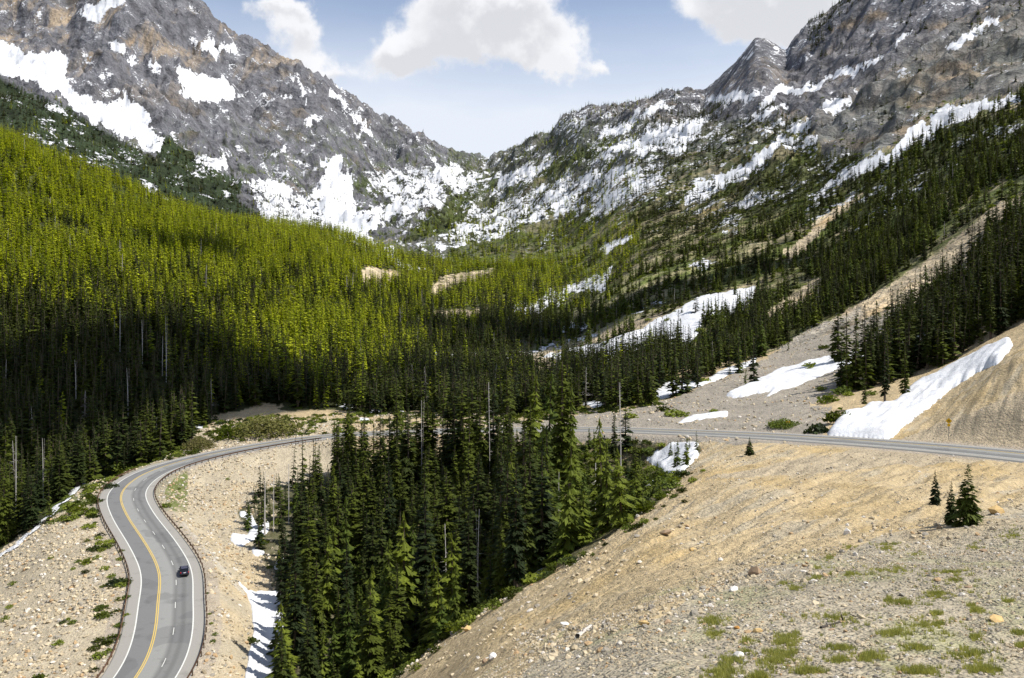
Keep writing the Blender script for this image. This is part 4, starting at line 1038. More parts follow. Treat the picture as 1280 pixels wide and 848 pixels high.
GRP = {0: None, 1: ('dark fir in the dense stand enclosed by the road bends', 'firs in the stand between the road bends'),
       2: ('dark conifer along the lower front edge of the spur forest', 'conifers at the front of the spur forest'),
       3: ('dark conifer on the steep slope beyond the snow bank and scree fan', 'conifers on the slope beyond the snow bank')}
def fir(x, y, h, label, group, v=None, w=1.0, name='fir_tree', z=None):
    v = TR.randrange(7) if v is None else v
    z = H1(x, y) if z is None else z
    r = empty(name, (x, y, z - .15), TR.uniform(0, 6.28)); tag(r, label, 'tree', group)
    c = bpy.data.objects.new('crown', FIRM[v][0]); k = bpy.data.objects.new('trunk', FIRM[v][1])
    for o in (c, k):
        COL.objects.link(o); o.parent = r; o.scale = (h * w, h * w, h)
    return r
for row in TF[sel]:
    zn = int(row[5]); lb, gp = GRP[zn]
    if zn == 1:
        a_, b_ = row[6], row[7]
        if row[3] < 10: lb, gp = 'low young fir filling a gap in the stand between the road bends', 'low firs in the stand'
        elif a_ < 400 and b_ > 680: lb, gp = 'tall dark fir on the side of the stand facing the snow tongue', 'firs beside the snow tongue'
        elif a_ < 400: lb, gp = 'dark fir on the side of the stand facing the rocky road bank', 'firs beside the rocky road bank'
        elif a_ > 640: lb, gp = 'dark fir at the end of the stand toward the hollow with the white snow patch', 'firs toward the snowy hollow'
        elif b_ < 610: lb, gp = 'dark fir in the back row of the stand, its top near the road', 'firs in the back row of the stand'
        elif row[3] > 21: lb, gp = 'very tall dark fir in the thick middle of the stand', 'tallest firs in the middle of the stand'
        elif b_ > 740: lb, gp = 'dark fir in the front row of the stand, above the tan slope', 'firs in the front row of the stand'
    fir(row[0], row[1], row[3], lb, gp, w=TR.choice((TR.uniform(1.0, 1.4), TR.uniform(1.4, 2.0))), z=row[2])

def fir_at(px, base, top, label, v=0, w=1.2, group=None, dmin=10):
    p = hit(px, base, dmin)
    if p is None: print('no hit', px, base); return
    fir(p.x, p.y, (base - top) / F * p.y, label, group, v, w, z=p.z)
fir_at(1210, 657, 575, 'larger of two young firs alone on the tan slope below the road', 7, 1.08)
fir_at(1189, 655, 598, 'small low fir leaning against the larger young fir on the slope', 7, .8)
fir_at(1169, 631, 584, 'smaller of two young firs alone on the tan slope below the road', 7, .75)
fir_at(937, 569, 545, 'stubby dark little fir just below the far road edge', 7, 1.3)
fir_at(704, 592, 462, 'tallest, broadest dark fir standing at the back of the stand', 5, 1.15, dmin=150)
fir_at(768, 580, 507, 'slim dark fir standing alone beside a pale dead trunk at the stand edge', 3, 1.0, dmin=150)
fir_at(655, 600, 508, 'dark fir directly left of the tallest fir, its top against the road', 1, 1.1, dmin=150)
fir_at(1106, 508, 400, 'tall thin fir standing in the snow tongue on the scree', 6, 1.0, dmin=180)
fir_at(1131, 500, 428, 'bushy fir beside the tall thin fir above the snow bank', 1, 1.2, dmin=180)
fir_at(1080, 505, 470, 'short fir at the lower end of the snow bank thicket', 2, 1.2, dmin=180)
fir_at(531, 735, 596, 'yellow-green lit fir at the front centre of the stand', 2, 1.2, dmin=100)

# ------------------------------------------------------------------ dead trees
def dead_tree(px, base, top, label, r=.2, bend=.02, stubs=14, dmin=100, mat=None, group=None):
    p = hit(px, base, dmin)
    if p is None: print('no hit dead', px, base); return
    h = (base - top) / F * p.y
    t = empty('dead_tree', p); tag(t, label, 'dead tree', group)
    tv, tf = taper(TR, h, r * 1.0, .05, 8, 7, bend, stubs=0)
    me = np_mesh('trunk', tv, tf); link('trunk', me, t, mat or M_DEAD)
    bv, bf = taper(TR, h, .02, .02, 1, 3, bend, stubs=stubs)
    link('branches', np_mesh('branches', bv, bf), t, mat or M_DEAD)
dead_tree(597, 757, 637, 'taller of two bare white snags at the front of the stand', .17)
dead_tree(558, 770, 655, 'shorter of two bare white snags at the front of the stand', .17)
dead_tree(776, 590, 478, 'grey dead spike rising beside the slim dark fir at the stand edge', .16, stubs=30)
dead_tree(612, 600, 478, 'thin dead tree with its top in front of the far forest', .16, stubs=24)
dead_tree(527, 610, 500, 'pale leaning dead trunk at the back left of the stand', .15, .05, 20)
dead_tree(331, 668, 590, 'thicker of two bleached dead trunks above the ragged snow scrap', .24, .01, 6)
dead_tree(342, 665, 594, 'slimmer of two bleached dead trunks above the ragged snow scrap', .14, .01, 6)
dead_tree(361, 655, 580, 'pale dead trunk behind the pair of bleached trunks', .12, .01, 6)
dead_tree(744, 640, 565, 'dead grey tree among young firs near the foot of the tan slope', .12, .02, 24)
dead_tree(698, 660, 590, 'half bare reddish dead tree left of the grey one', .12, .02, 24)
dead_tree(20, 655, 545, 'pale dead trunk at the front edge of the forest by the stream', .2, .02, 10, dmin=200)
dead_tree(54, 630, 548, 'second pale dead trunk at the front edge of the forest by the stream', .18, .02, 10, dmin=200)
for (px, b, tp, lb) in ((208, 478, 395, 'tallest white snag inside the dark forest'), (203, 470, 420, 'short white snag touching the tallest white snag in the forest'), (150, 440, 385, 'leaning grey snag left of the white snags in the forest'),
                        (178, 455, 400, 'thin grey snag between the leaning one and the white pair'), (95, 500, 450, 'short pale snag low in the dark forest'), (160, 520, 460, 'pale snag low in the forest beneath the leaning grey one'),
                        (475, 380, 355, 'tiny grey snag at the edge of the sunlit spur forest')):
    dead_tree(px, b, tp, lb, .24, .03, 10, dmin=260)
# fallen logs
def log(px0, py0, px1, py1, r, label, mat=M_DEAD, dmin=20):
    a = hit(px0, py0, dmin); b = hit(px1, py1, dmin)
    if a is None or b is None: return
    if abs(a.y - b.y) > 12: b = a + (b - a).normalized() * min((b - a).length, 12)
    a.z = H1(a.x, a.y) + r * .8; b.z = max(H1(b.x, b.y), a.z - 3) + r * .9; dv = b - a
    tv, tf = taper(TR, dv.length, r, r * .6, 7, 6, .03, z0=0, stubs=5)
    o = link('log', np_mesh('log', tv, tf, False), None, mat)
    o.location = a; o.rotation_euler = dv.to_track_quat('Z', 'Y').to_euler()
    tag(o, label, 'log')
log(537, 766, 567, 793, .22, 'pale fallen log pointing down from the young firs onto the rubble', dmin=60)
log(610, 752, 640, 742, .2, 'fallen log lying among shrubs at the foot of the tan slope', dmin=60)
log(722, 798, 737, 786, .10, 'short weathered log lying out on the tan slope', M_DEAD)
log(1026, 786, 1075, 770, .032, 'thin charred stick lying on the gravel shelf', M_CHAR, 10)

# ------------------------------------------------------------------ stones
def stone_mesh(rng, flat=.65, sub=1):
    bm = bmesh.new(); bmesh.ops.create_icosphere(bm, subdivisions=sub, radius=.5)
    ax = Vector((rng.uniform(.75, 1.3), rng.uniform(.6, 1.0), flat * rng.uniform(.75, 1.2)))
    cuts = [(Vector((rng.uniform(-1, 1), rng.uniform(-1, 1), rng.uniform(-.6, 1))).normalized(), rng.uniform(.26, .42)) for _ in range(7)]
    for v in bm.verts:
        for nn, k in cuts:
            q = v.co.dot(nn) - k
            if q > 0: v.co -= nn * q
        v.co = Vector((v.co.x * ax.x, v.co.y * ax.y, v.co.z * ax.z)) * rng.uniform(.94, 1.06)
    me = bpy.data.meshes.new('rock'); bm.to_mesh(me); bm.free(); return me
def mat_stone():
    m, t = new_mat('stone')
    oi = t.n.new('ShaderNodeObjectInfo'); co = t.n.new('ShaderNodeTexCoord').outputs['Object']
    f, _ = t.noise(co, 2.5, 5, 0.65); r = oi.outputs['Random']
    r2 = t.m('FRACT', t.m('MULTIPLY', r, 13.7))
    c = t.mix(r, (0.30, 0.25, 0.17), (0.50, 0.42, 0.29))
    c = t.mix(t.m('GREATER_THAN', r2, 0.93), c, (0.36, 0.25, 0.14)); c = t.mix(t.m('LESS_THAN', r2, 0.15), c, (0.25, 0.225, 0.185)); c = t.mix(t.m('GREATER_THAN', t.m('FRACT', t.m('MULTIPLY', r, 7.1)), .9), c, (0.52, 0.48, 0.42))
    t.put(t.b.inputs['Base Color'], t.vm('SCALE', c, t.m('ADD', 0.7, t.m('MULTIPLY', f, 0.6))))
    t.put(t.b.inputs['Normal'], t.bump(f, 0.5, 0.2))
    return m
M_ST = mat_stone()
STC = bpy.data.collections.new('stone_stock'); STM = []
for v in range(7):
    me = stone_mesh(TR, [.6, .7, .5, .75, .45, .65, .8][v]); me.materials.append(M_ST); STM.append(me)
    STC.objects.link(bpy.data.objects.new('stone_stock_%d' % v, me))

def stones(name, label, y0, y1, pxa, pxb, n, smin, smax, keep, power=2.6):
    rng = np.random.default_rng(abs(hash(name)) % 1000 if False else len(name) * 7 + int(y0))
    y = np.sqrt(rng.uniform(y0 ** 2, y1 ** 2, n)); px = rng.uniform(pxa, pxb, n); x = (px - 640) / F * y
    z = height(x, y); PX, PY = proj(x, y, z); dist = road_info(x, y)[0]
    k = keep(x, y, PX, PY, dist) & (dist > 8.6)
    x, y, z = x[k], y[k], z[k]; n = len(x)
    s = smin + (smax - smin) * rng.uniform(size=n) ** power
    scatter(name, STC, np.stack([x, y, z + s * .08], 1), rng.integers(0, 7, n), rng.uniform(0, 6.28, n), np.stack([s, s, s], 1), 'stuff', label, rng.normal(0, .3, (n, 2)))
    print(name, n)
def clump(x, y, sc, seed, lo=-.2, hi=.3): return RNG.uniform(size=len(x)) < .18 + .82 * sstep(fbm(x / sc, y / sc, 3, seed), lo, hi)
stones('gravel', 'loose pale gravel and small stones on the near shelf', 12, 46, 430, 1330, 60000, .02, .19, lambda x, y, px, py, d: clump(x, y, 3, 301) & (d > 12), 3.3)
stones('scree', 'stones strewn over the tan slope below the far road', 44, 165, 440, 1330, 16000, .07, .6, lambda x, y, px, py, d: clump(x, y, 14, 302, -.05, .35) & ~lookup(CLUSTER, px, py) & ~lookup(MBIG, px, py), 4.5)
stones('rubble', 'broken pale rock covering the embankments of the left bends', 118, 352, -40, 640, 70000, .2, 1.4, lambda x, y, px, py, d: (clump(x, y, 16, 303, -.3, .2)) & ((py > forest_edge_py(px) - 2) | (d < 16)) & ~lookup(MBIG, px, py) & ~((px > 345) & (py > 560)) , 2.0)
stones('rubble', 'pale rock along the foot of the tan slope beside the firs', 90, 215, 440, 900, 14000, .2, 1.1, lambda x, y, px, py, d: (np.abs(lookup(CB, px, py) - .35) < .22) & clump(x, y, 8, 304), 2.2)
stones('boulder_field', 'grey stones over the scree fan beyond the far road', 170, 480, 640, 1340, 26000, .25, 1.6, lambda x, y, px, py, d: (lookup(MTAN, px, py) >= 0) & ~lookup(MBIG, px, py) & clump(x, y, 22, 305), 3.4)

_bl = np.array([(690, 800), (760, 790), (830, 765), (880, 735), (930, 712), (1000, 704), (1060, 690), (1100, 672), (1200, 655), (1290, 640)], float)
stones('rubble', 'pale broken rock along the brow of the gravel shelf', 18, 60, 640, 1330, 14000, .06, .5, lambda x, y, px, py, d: (np.abs(py - np.interp(px, _bl[:, 0], _bl[:, 1]) - 8) < 22) & (RNG.uniform(size=len(x)) < np.where(px < 960, .8, .3)) & clump(x, y, 3, 306), 2.4)
def rock_at(px, py, wpx, label=None, mat=None, flat=1.0, group=None, dmin=10, v=None):
    p = hit(px, py, dmin)
    if p is None: return
    s = wpx / F * p.y
    me = STM[TR.randrange(7) if v is None else v]
    if mat is not None: me = me.copy(); me.materials.clear(); me.materials.append(mat)
    o = bpy.data.objects.new('rock', me); COL.objects.link(o); o.location = p + Vector((0, 0, s * .12)); o.scale = (s, s, s * flat)
    o.rotation_euler = (TR.uniform(-.3, .3), TR.uniform(-.3, .3), TR.uniform(0, 6.28)); tag(o, label, 'rock', group)
M_PALE = plain('pale_stone', (0.60, 0.57, 0.53), .85, .15, 4); M_RUST = plain('rust_stone', (0.40, 0.20, 0.05), .85, .3, 4); M_BRN = plain('brown_stone', (0.27, 0.19, 0.12), .85, .3, 4); M_OCH = plain('ochre_stone', (0.46, 0.32, 0.14), .85, .3, 3)
for a in ((923, 822, 22, 'white angular rock near the grass clumps, lowest of the pale rocks', M_PALE, .9), (944, 718, 22, 'pointed brown rock at the brow of the gravel shelf', M_BRN, 1.5),
          (1059, 668, 14, 'pale pointed rock standing on the tan slope left of the young firs', M_PALE, 1.3), (1217, 650, 18, 'orange rock at the foot of the larger young fir', M_RUST, .8),
          (1247, 642, 26, 'big pale boulder right of the young firs', M_OCH, .8), (1244, 777, 24, 'flat tan rock lying on the gravel at the right', M_OCH, .5),
          (921, 786, 13, 'small orange stone among the gravel left of the charred stick', M_RUST, .9), (832, 668, 20, 'flat brown slab half buried in the tan slope', M_BRN, .5),
          (918, 738, 16, 'pale rock just below the pointed brown rock', M_PALE, .7), (606, 828, 12, 'grey rock at the foot of the rubble slope', M_BRN, .9),
          (617, 822, 18, 'pale boulder beside the grey rock on the rubble slope', M_PALE, .8), (706, 782, 16, 'pale boulder up the slope left of the weathered log', M_PALE, .8),
          (749, 670, 18, 'rounded boulder at the shrub edge of the tan slope', M_OCH, .9), (585, 788, 16, 'tan boulder by the fallen log', M_OCH, .8), (835, 780, 16, 'dark ochre rock in the broken brow of the shelf', M_BRN, .7),
          (806, 782, 24, 'large tan slab in the broken brow of the shelf', M_OCH, .45), (1039, 788, 10, 'small grey stone beside the charred stick', M_BRN, .6), (1230, 690, 14, 'dark brown rock on the gravel below the big pale boulder', M_BRN, .5),
          (946, 790, 15, 'pale stone right of the small orange stone', M_OCH, .8), (1082, 730, 12, 'pale stone between grass patches on the shelf', M_PALE, .7), (1210, 735, 11, 'brown stone in the middle of the gravel shelf', M_BRN, .6),
          (403, 497, 11, 'white boulder at the wood edge above the left bend', M_PALE, .9), (866, 688, 14, 'tan rock alone on the plain tan slope', M_OCH, .7)):
    rock_at(*a)
for k in range(70):
    rock_at(TR.uniform(660, 1275), TR.uniform(722, 846), TR.uniform(7, 13), 'loose angular stone on the gravel shelf', None, TR.uniform(.6, .9), 'loose stones on the gravel shelf')
for k in range(60):
    u = TR.random(); rock_at(500 + 340 * u + TR.uniform(0, 60), 835 - 200 * u + TR.uniform(-6, 30), TR.uniform(6, 11), 'broken rock at the foot of the tan slope beside the trees', None, TR.uniform(.6, .9), 'rocks along the foot of the tan slope')
for k in range(60):
    x_ = TR.uniform(2, 122); rock_at(x_, TR.uniform(715 - x_ * .45, 845), TR.uniform(5, 10), 'pale block in the rubble left of the winding road', None, TR.uniform(.6, .9), 'blocks in the rubble left of the road', dmin=118)

# ------------------------------------------------------------------ grass, shrubs
def tuft_mesh(rng, n=26, spread=.35):
    V = []; Fc = []
    for k in range(n):
        a = rng.uniform(0, 6.28); r = spread * math.sqrt(rng.random()); x, y = r * math.cos(a), r * math.sin(a); h = rng.uniform(.5, 1.0); b = rng.uniform(0, 6.28); w = .035
        lean = rng.uniform(.1, .5); i = len(V)
        V += [(x - w * math.sin(b), y + w * math.cos(b), -.05), (x + w * math.sin(b), y - w * math.cos(b), -.05), (x + lean * math.cos(a) * .6, y + lean * math.sin(a) * .6, h)]; Fc.append((i, i + 1, i + 2))
    return np.array(V), np.array(Fc)
GRC = bpy.data.collections.new('grass_stock')
for v in range(4):
    V, Fc = tuft_mesh(TR); me = np_mesh('grass_stock', V, Fc); me.materials.append(M_GRASS); GRC.objects.link(bpy.data.objects.new('grass_stock_%d' % v, me))
GP = [(650, 300, 160, 40), (950, 320, 200, 60), (450, 440, 100, 30), (1100, 430, 120, 40), (800, 150, 160, 30), (1050, 180, 140, 40), (300, 440, 60, 50), (590, 127, 24, 10), (520, 200, 25, 12), (640, 155, 14, 7), (480, 183, 25, 6), (865, 140, 16, 8), (920, 80, 26, 8), (700, 70, 30, 8), (630, 90, 25, 14), (820, 75, 45, 8), (990, 212, 50, 12), (870, 237, 60, 12), (830, 230, 16, 10), (985, 280, 30, 9), (990, 320, 22, 9),
      (840, 350, 50, 12), (930, 403, 45, 9), (485, 370, 48, 26), (470, 415, 50, 14), (355, 375, 20, 12), (355, 410, 15, 8), (665, 400, 45, 9), (760, 430, 48, 16), (660, 440, 38, 10), (560, 475, 58, 12), (930, 482, 68, 13), (1125, 270, 32, 8), (1105, 250, 15, 8),
      (1230, 242, 18, 7), (1120, 368, 26, 7), (1265, 355, 20, 7), (1270, 398, 20, 7), (1140, 478, 66, 13), (1240, 25, 48, 16), (1110, 50, 30, 9), (270, 480, 55, 20), (400, 490, 40, 12), (585, 165, 35, 8), (700, 160, 25, 7), (240, 320, 45, 20), (250, 355, 30, 10), (1030, 160, 60, 5), (820, 60, 60, 5)]
gp = []
for (a, b, w, h) in GP:
    for k in range(int((14 + w * h * .15) if h < 28 else 110)):
        an = TR.uniform(0, 6.28); rr = abs(TR.gauss(0, .62))
        gp.append((800 + (a + w * rr * math.cos(an)) / 2.667, 660 + (b + h * rr * math.sin(an)) / 2.667))
pts = []
gpa = np.array(gp)
for (px, py) in gp:
    # the shelf is smooth: solve the row by bisection on the ground profile
    lo, hi = 12.0, 75.0
    for _ in range(18):
        md = (lo + hi) / 2
        if base_py(np.array([px]), np.array([md]))[0] > py: lo = md
        else: hi = md
    pts.append(((px - 640) / F * lo, lo))
pts = np.array(pts); zz = height(pts[:, 0], pts[:, 1]); n = len(pts); sc_ = RNG.uniform(.05, .17, n)
scatter('grass', GRC, np.column_stack([pts, zz]), RNG.integers(0, 4, n), RNG.uniform(0, 6.28, n), np.stack([sc_ * 1.3, sc_ * 1.3, sc_], 1), 'stuff', 'short yellow-green grass in scattered clumps on the gravel shelf')

def shrub_geo(rng, n=150, flat=.75):
    V = []; Fc = []
    for k in range(n):
        d = Vector((rng.gauss(0, 1), rng.gauss(0, 1), abs(rng.gauss(0, 1)))).normalized(); d *= rng.uniform(.45, 1.0) * (1 + .22 * math.sin(d.x * 5 + 2) * math.cos(d.y * 6))
        c = Vector((d.x, d.y, d.z * flat)); s = rng.uniform(.10, .22) * (1 if n < 300 else .26)
        a = Vector((rng.gauss(0, 1), rng.gauss(0, 1), rng.gauss(0, 1))).normalized(); b = a.orthogonal().normalized()
        i = len(V); V += [c - a * s, c + b * s * .7, c + a * s, c - b * s * .6]; Fc += [(i, i + 1, i + 2), (i, i + 2, i + 3)]
    for k in range(10):
        a = rng.uniform(0, 6.28); r = rng.uniform(.3, .8); i = len(V); V += [(.03, 0, -.1), (-.03, .03, -.1), (r * math.cos(a), r * math.sin(a), flat * rng.uniform(.5, 1))]; Fc.append((i, i + 1, i + 2))
    return np.array([tuple(v) for v in V]), np.array(Fc)
SHC = bpy.data.collections.new('shrub_stock'); SHM = []
for v in range(6):
    V, Fc = shrub_geo(TR, 190 if v < 4 else 2600, [.8, .6, 1.0, .7, .7, .6][v]); me = np_mesh('shrub', V, Fc); me.materials.append([M_SHRUB, M_FIR, M_SHRUB, M_FIR, M_WILLOW, M_SHRUB][v]); SHM.append(me)
    if v < 4: SHC.objects.link(bpy.data.objects.new('shrub_stock_%d' % v, me))
def shrub(px, py, wpx, label, v=0, hs=1.0, group=None, dmin=15):
    p = hit(px, py, dmin)
    if p is None: return
    s = wpx / 2 / F * p.y
    o = bpy.data.objects.new('shrub', SHM[v]); COL.objects.link(o); o.location = p; o.scale = (s, s, s * hs); o.rotation_euler = (0, 0, TR.uniform(0, 6.28)); tag(o, label, 'shrub', group)
for a in ((335, 542, 88, 'wide brownish green willow thicket behind the left bend', 4, .75, None, 290), (285, 548, 40, 'green bush left of the wide willow thicket', 0, 1.1, None, 290), (250, 560, 40, 'reddish green bush at the wood edge behind the bend', 4, 1.0, None, 290),
          (160, 585, 44, 'bright green bush beside the yellow arrow sign at the bend', 5, .8, None, 250), (196, 572, 34, 'bright green bush right of the yellow arrow sign', 5, .8, None, 270),
          (980, 534, 42, 'yellow-green bush beside the far road near the grey scree', 5, .8, None, 180), (1022, 541, 30, 'dark bush at the lower tip of the snow bank', 1, 1.2, None, 170), (1048, 528, 36, 'dark thicket above the snow bank tip', 3, 1.2, None, 175),
          (845, 520, 34, 'low green bush on the scree left of the small flat snow patch', 2, .5, None, 225)):
    shrub(*a)
for (px, py, w) in ((16, 731, 12), (73, 806, 15), (131, 712, 13), (140, 722, 12), (150, 700, 10), (123, 822, 20), (131, 806, 18), (142, 798, 18), (150, 783, 14), (146, 765, 14), (158, 748, 12), (64, 698, 8), (7, 775, 12), (12, 760, 10), (118, 838, 14), (152, 690, 10), (112, 660, 18), (98, 640, 22), (120, 628, 20), (137, 610, 22), (90, 650, 18), (125, 680, 12), (138, 735, 9), (158, 770, 10), (135, 815, 12)):
    shrub(px, py, w, 'small green shrub on the rubble left of the winding road', TR.choice((0, 2, 1)), .8, 'shrubs on the rubble left of the road', 118)
for (px, py, w) in ((207, 634, 14), (224, 612, 6), (226, 660, 5), (269, 794, 8), (264, 780, 6), (266, 803, 8), (262, 768, 5), (259, 742, 5), (285, 600, 6)):
    shrub(px, py, w, 'small shrub on the bank between the road and the firs', TR.choice((0, 2, 1)), .9, 'shrubs on the bank inside the bend', 118)
for (px, py, w) in ((856, 628, 10), (866, 603, 14), (853, 615, 16), (843, 622, 14), (879, 590, 9), (820, 650, 8), (797, 660, 22), (806, 654, 14), (741, 695, 10), (830, 634, 8), (560, 797, 20), (575, 790, 24), (545, 815, 22), (590, 778, 24), (620, 760, 22), (640, 748, 18), (690, 716, 22), (715, 706, 20), (730, 696, 16), (785, 664, 18), (757, 682, 14), (520, 838, 22), (500, 846, 20)):
    shrub(px, py, w, 'green shrub at the foot of the tan slope by the firs', TR.choice((0, 1, 2, 3)), 1.0, 'shrubs at the foot of the tan slope', 50)

def undergrowth():
    rng = np.random.default_rng(77)
    p = jgrid(90, 352, 2.2, rng, -60, 900); q = jgrid(240, 1500, 6.5, rng, 560, 1340); k0 = len(p); p = np.concatenate([p, q]); x, y = p[:, 0], p[:, 1]; z = height(x, y); px, py = proj(x, y, z); d = road_info(x, y)[0]
    n1 = fbm(x / 12, y / 12, 3, 400); n2 = fbm(x / 60, y / 60, 3, 410)
    a = (d > 8.8) & (d < 34) & (px < 250) & (py < 655) & (y > 195) & ~((px > 184) & (py > 576))
    dens = np.where(a, .95 * sstep(n1, -.6, -.1), 0)
    bh = (px > 190) & (px < 840) & (py < 552) & (py > 500) & (y > 285) & (d > 9)
    dens = np.where(bh, (.75 - .45 * sstep(px, 400, 520)) * sstep(n1, -.25, .2), dens)
    ll = (px < 185) & (py > 640) & (d > 8.5) & (d < 19) & (y > 118)
    dens = np.where(ll, .6 * sstep(n1, -.05, .3), dens)
    cb = lookup(CB, px, py); dens = np.where((cb > .25) & (y > 100) & (y < 285) & (px > 300), np.where(px > 470, .6 * sstep(n1, -.4, .1), .2 * sstep(n1, -.1, .3)), dens)
    dens = np.where((cb > .2) & (px > 650) & (py < 660) & (px < 850) & (y > 120) & (y < 285), .75, dens)
    far = np.arange(len(x)) >= k0
    g = np.where(lookup(MTAN, px, py) >= 0, .02, .65 * sstep(n2 + n1 * .5, -.25, .25)); g = np.where((x < 0) & (y > 1150) & (px < 400), .05, g); g = np.where(lookup(BARE, px, py), .06, g); g = np.where((lookup(MSB, px, py) > .6) | lookup(MBIG, px, py), .02, g)
    dens = np.where(far, np.where((d > 16) & (py > 120), g, 0), dens)
    dens = np.where(lookup(MBIG, px, py), .03, dens)
    sl_ = np.interp(py, [606, 622, 654, 690, 706], [104, 88, 50, 8, -12]); dens = np.where((np.abs(px - sl_) < 14) & (py > 600) & (py < 710) & (px < 115) & (y > 200), .04, dens)
    k = rng.uniform(size=len(x)) < dens; x, y, z, far = x[k], y[k], z[k], far[k]; n = len(x); s = np.where(far, rng.uniform(1.0, 3.4, n), rng.uniform(.6, 2.1, n))
    print('undergrowth', n)
    scatter('undergrowth', SHC, np.stack([x, y, z], 1), rng.integers(0, 4, n), rng.uniform(0, 6.28, n), np.stack([s, s, s * .8], 1), 'stuff', 'low bushes and scrub growing between the trees and over the slopes')
undergrowth()

# ------------------------------------------------------------------ stream of white water beside the wood
sp = [(104, 606), (88, 622), (70, 634), (62, 646), (50, 654), (42, 664), (30, 672), (20, 684), (8, 690), (-12, 706)]
def stream():
    cs = []
    for (px, py) in sp:
        p = hit(px, py, 200)
        if p is not None: cs.append(p)
    P0 = catmull(np.array([tuple(c) for c in cs]), 8); V = []; Fc = []
    for i, c in enumerate(P0):
        j = min(i + 1, len(P0) - 1); k = max(i - 1, 0); dx, dy = P0[j][0] - P0[k][0], P0[j][1] - P0[k][1]; l = math.hypot(dx, dy) or 1; nx, ny = dy / l, -dx / l
        w = .75 + 1.0 * (perlin(np.array([i * .37]), np.array([.5]), 8)[0] + .5)
        for a in (-1, -.5, 0, .5, 1): X_, Y_ = c[0] + nx * w * a, c[1] + ny * w * a; V.append((X_, Y_, H1(X_, Y_) + .55 - .25 * abs(a)))
    for i in range(len(P0) - 1):
        for a in range(4): b = i * 5 + a; Fc.append((b, b + 1, b + 6, b + 5))
    m, t = new_mat('white_water'); pos = t.n.new('ShaderNodeNewGeometry').outputs['Position']; f, _ = t.noise(pos, 1.1, 5, .7, 1.0)
    t.put(t.b.inputs['Base Color'], t.mix(t.sm(f, .42, .50), (0.16, 0.17, 0.16), (0.75, 0.76, 0.78))); t.b.inputs['Roughness'].default_value = .35; t.b.inputs['Specular IOR Level'].default_value = .5
    t.put(t.b.inputs['Normal'], t.bump(f, .8, .4))
    tag(link('stream', np_mesh('stream', V, Fc, True), None, m), kind='structure')
stream()

# ------------------------------------------------------------------ vehicle on the road
def box(bm, x0, x1, y0, y1, z0, z1, bev=0.0):
    r = bmesh.ops.create_cube(bm, size=1, matrix=Matrix.Translation(((x0 + x1) / 2, (y0 + y1) / 2, (z0 + z1) / 2)) @ Matrix.Diagonal((x1 - x0, y1 - y0, z1 - z0, 1)))
    if bev:
        es = list({e for v in r['verts'] for e in v.link_edges}); bmesh.ops.bevel(bm, geom=es, offset=bev, segments=2, affect='EDGES')
def bobj(name, fn, mat, parent, smooth=False):
    bm = bmesh.new(); fn(bm); me = bpy.data.meshes.new(name); bm.to_mesh(me); bm.free()
    if smooth: me.polygons.foreach_set('use_smooth', [True] * len(me.polygons))
    return link(name, me, parent, mat)
def prism(bm, prof, x0, x1, inset=0.0):
    """side outline (y, z) swept across the width; the far point sets taper upward"""
    zs = [p[1] for p in prof]; zl, zh = min(zs), max(zs)
    A = [bm.verts.new((x0 + inset * (z - zl) / (zh - zl), y, z)) for y, z in prof]; B = [bm.verts.new((x1 - inset * (z - zl) / (zh - zl), y, z)) for y, z in prof]
    n = len(prof); bm.faces.new(A); bm.faces.new(B[::-1])
    for i in range(n): bm.faces.new((A[(i + 1) % n], A[i], B[i], B[(i + 1) % n]))
    bmesh.ops.recalc_face_normals(bm, faces=bm.faces)
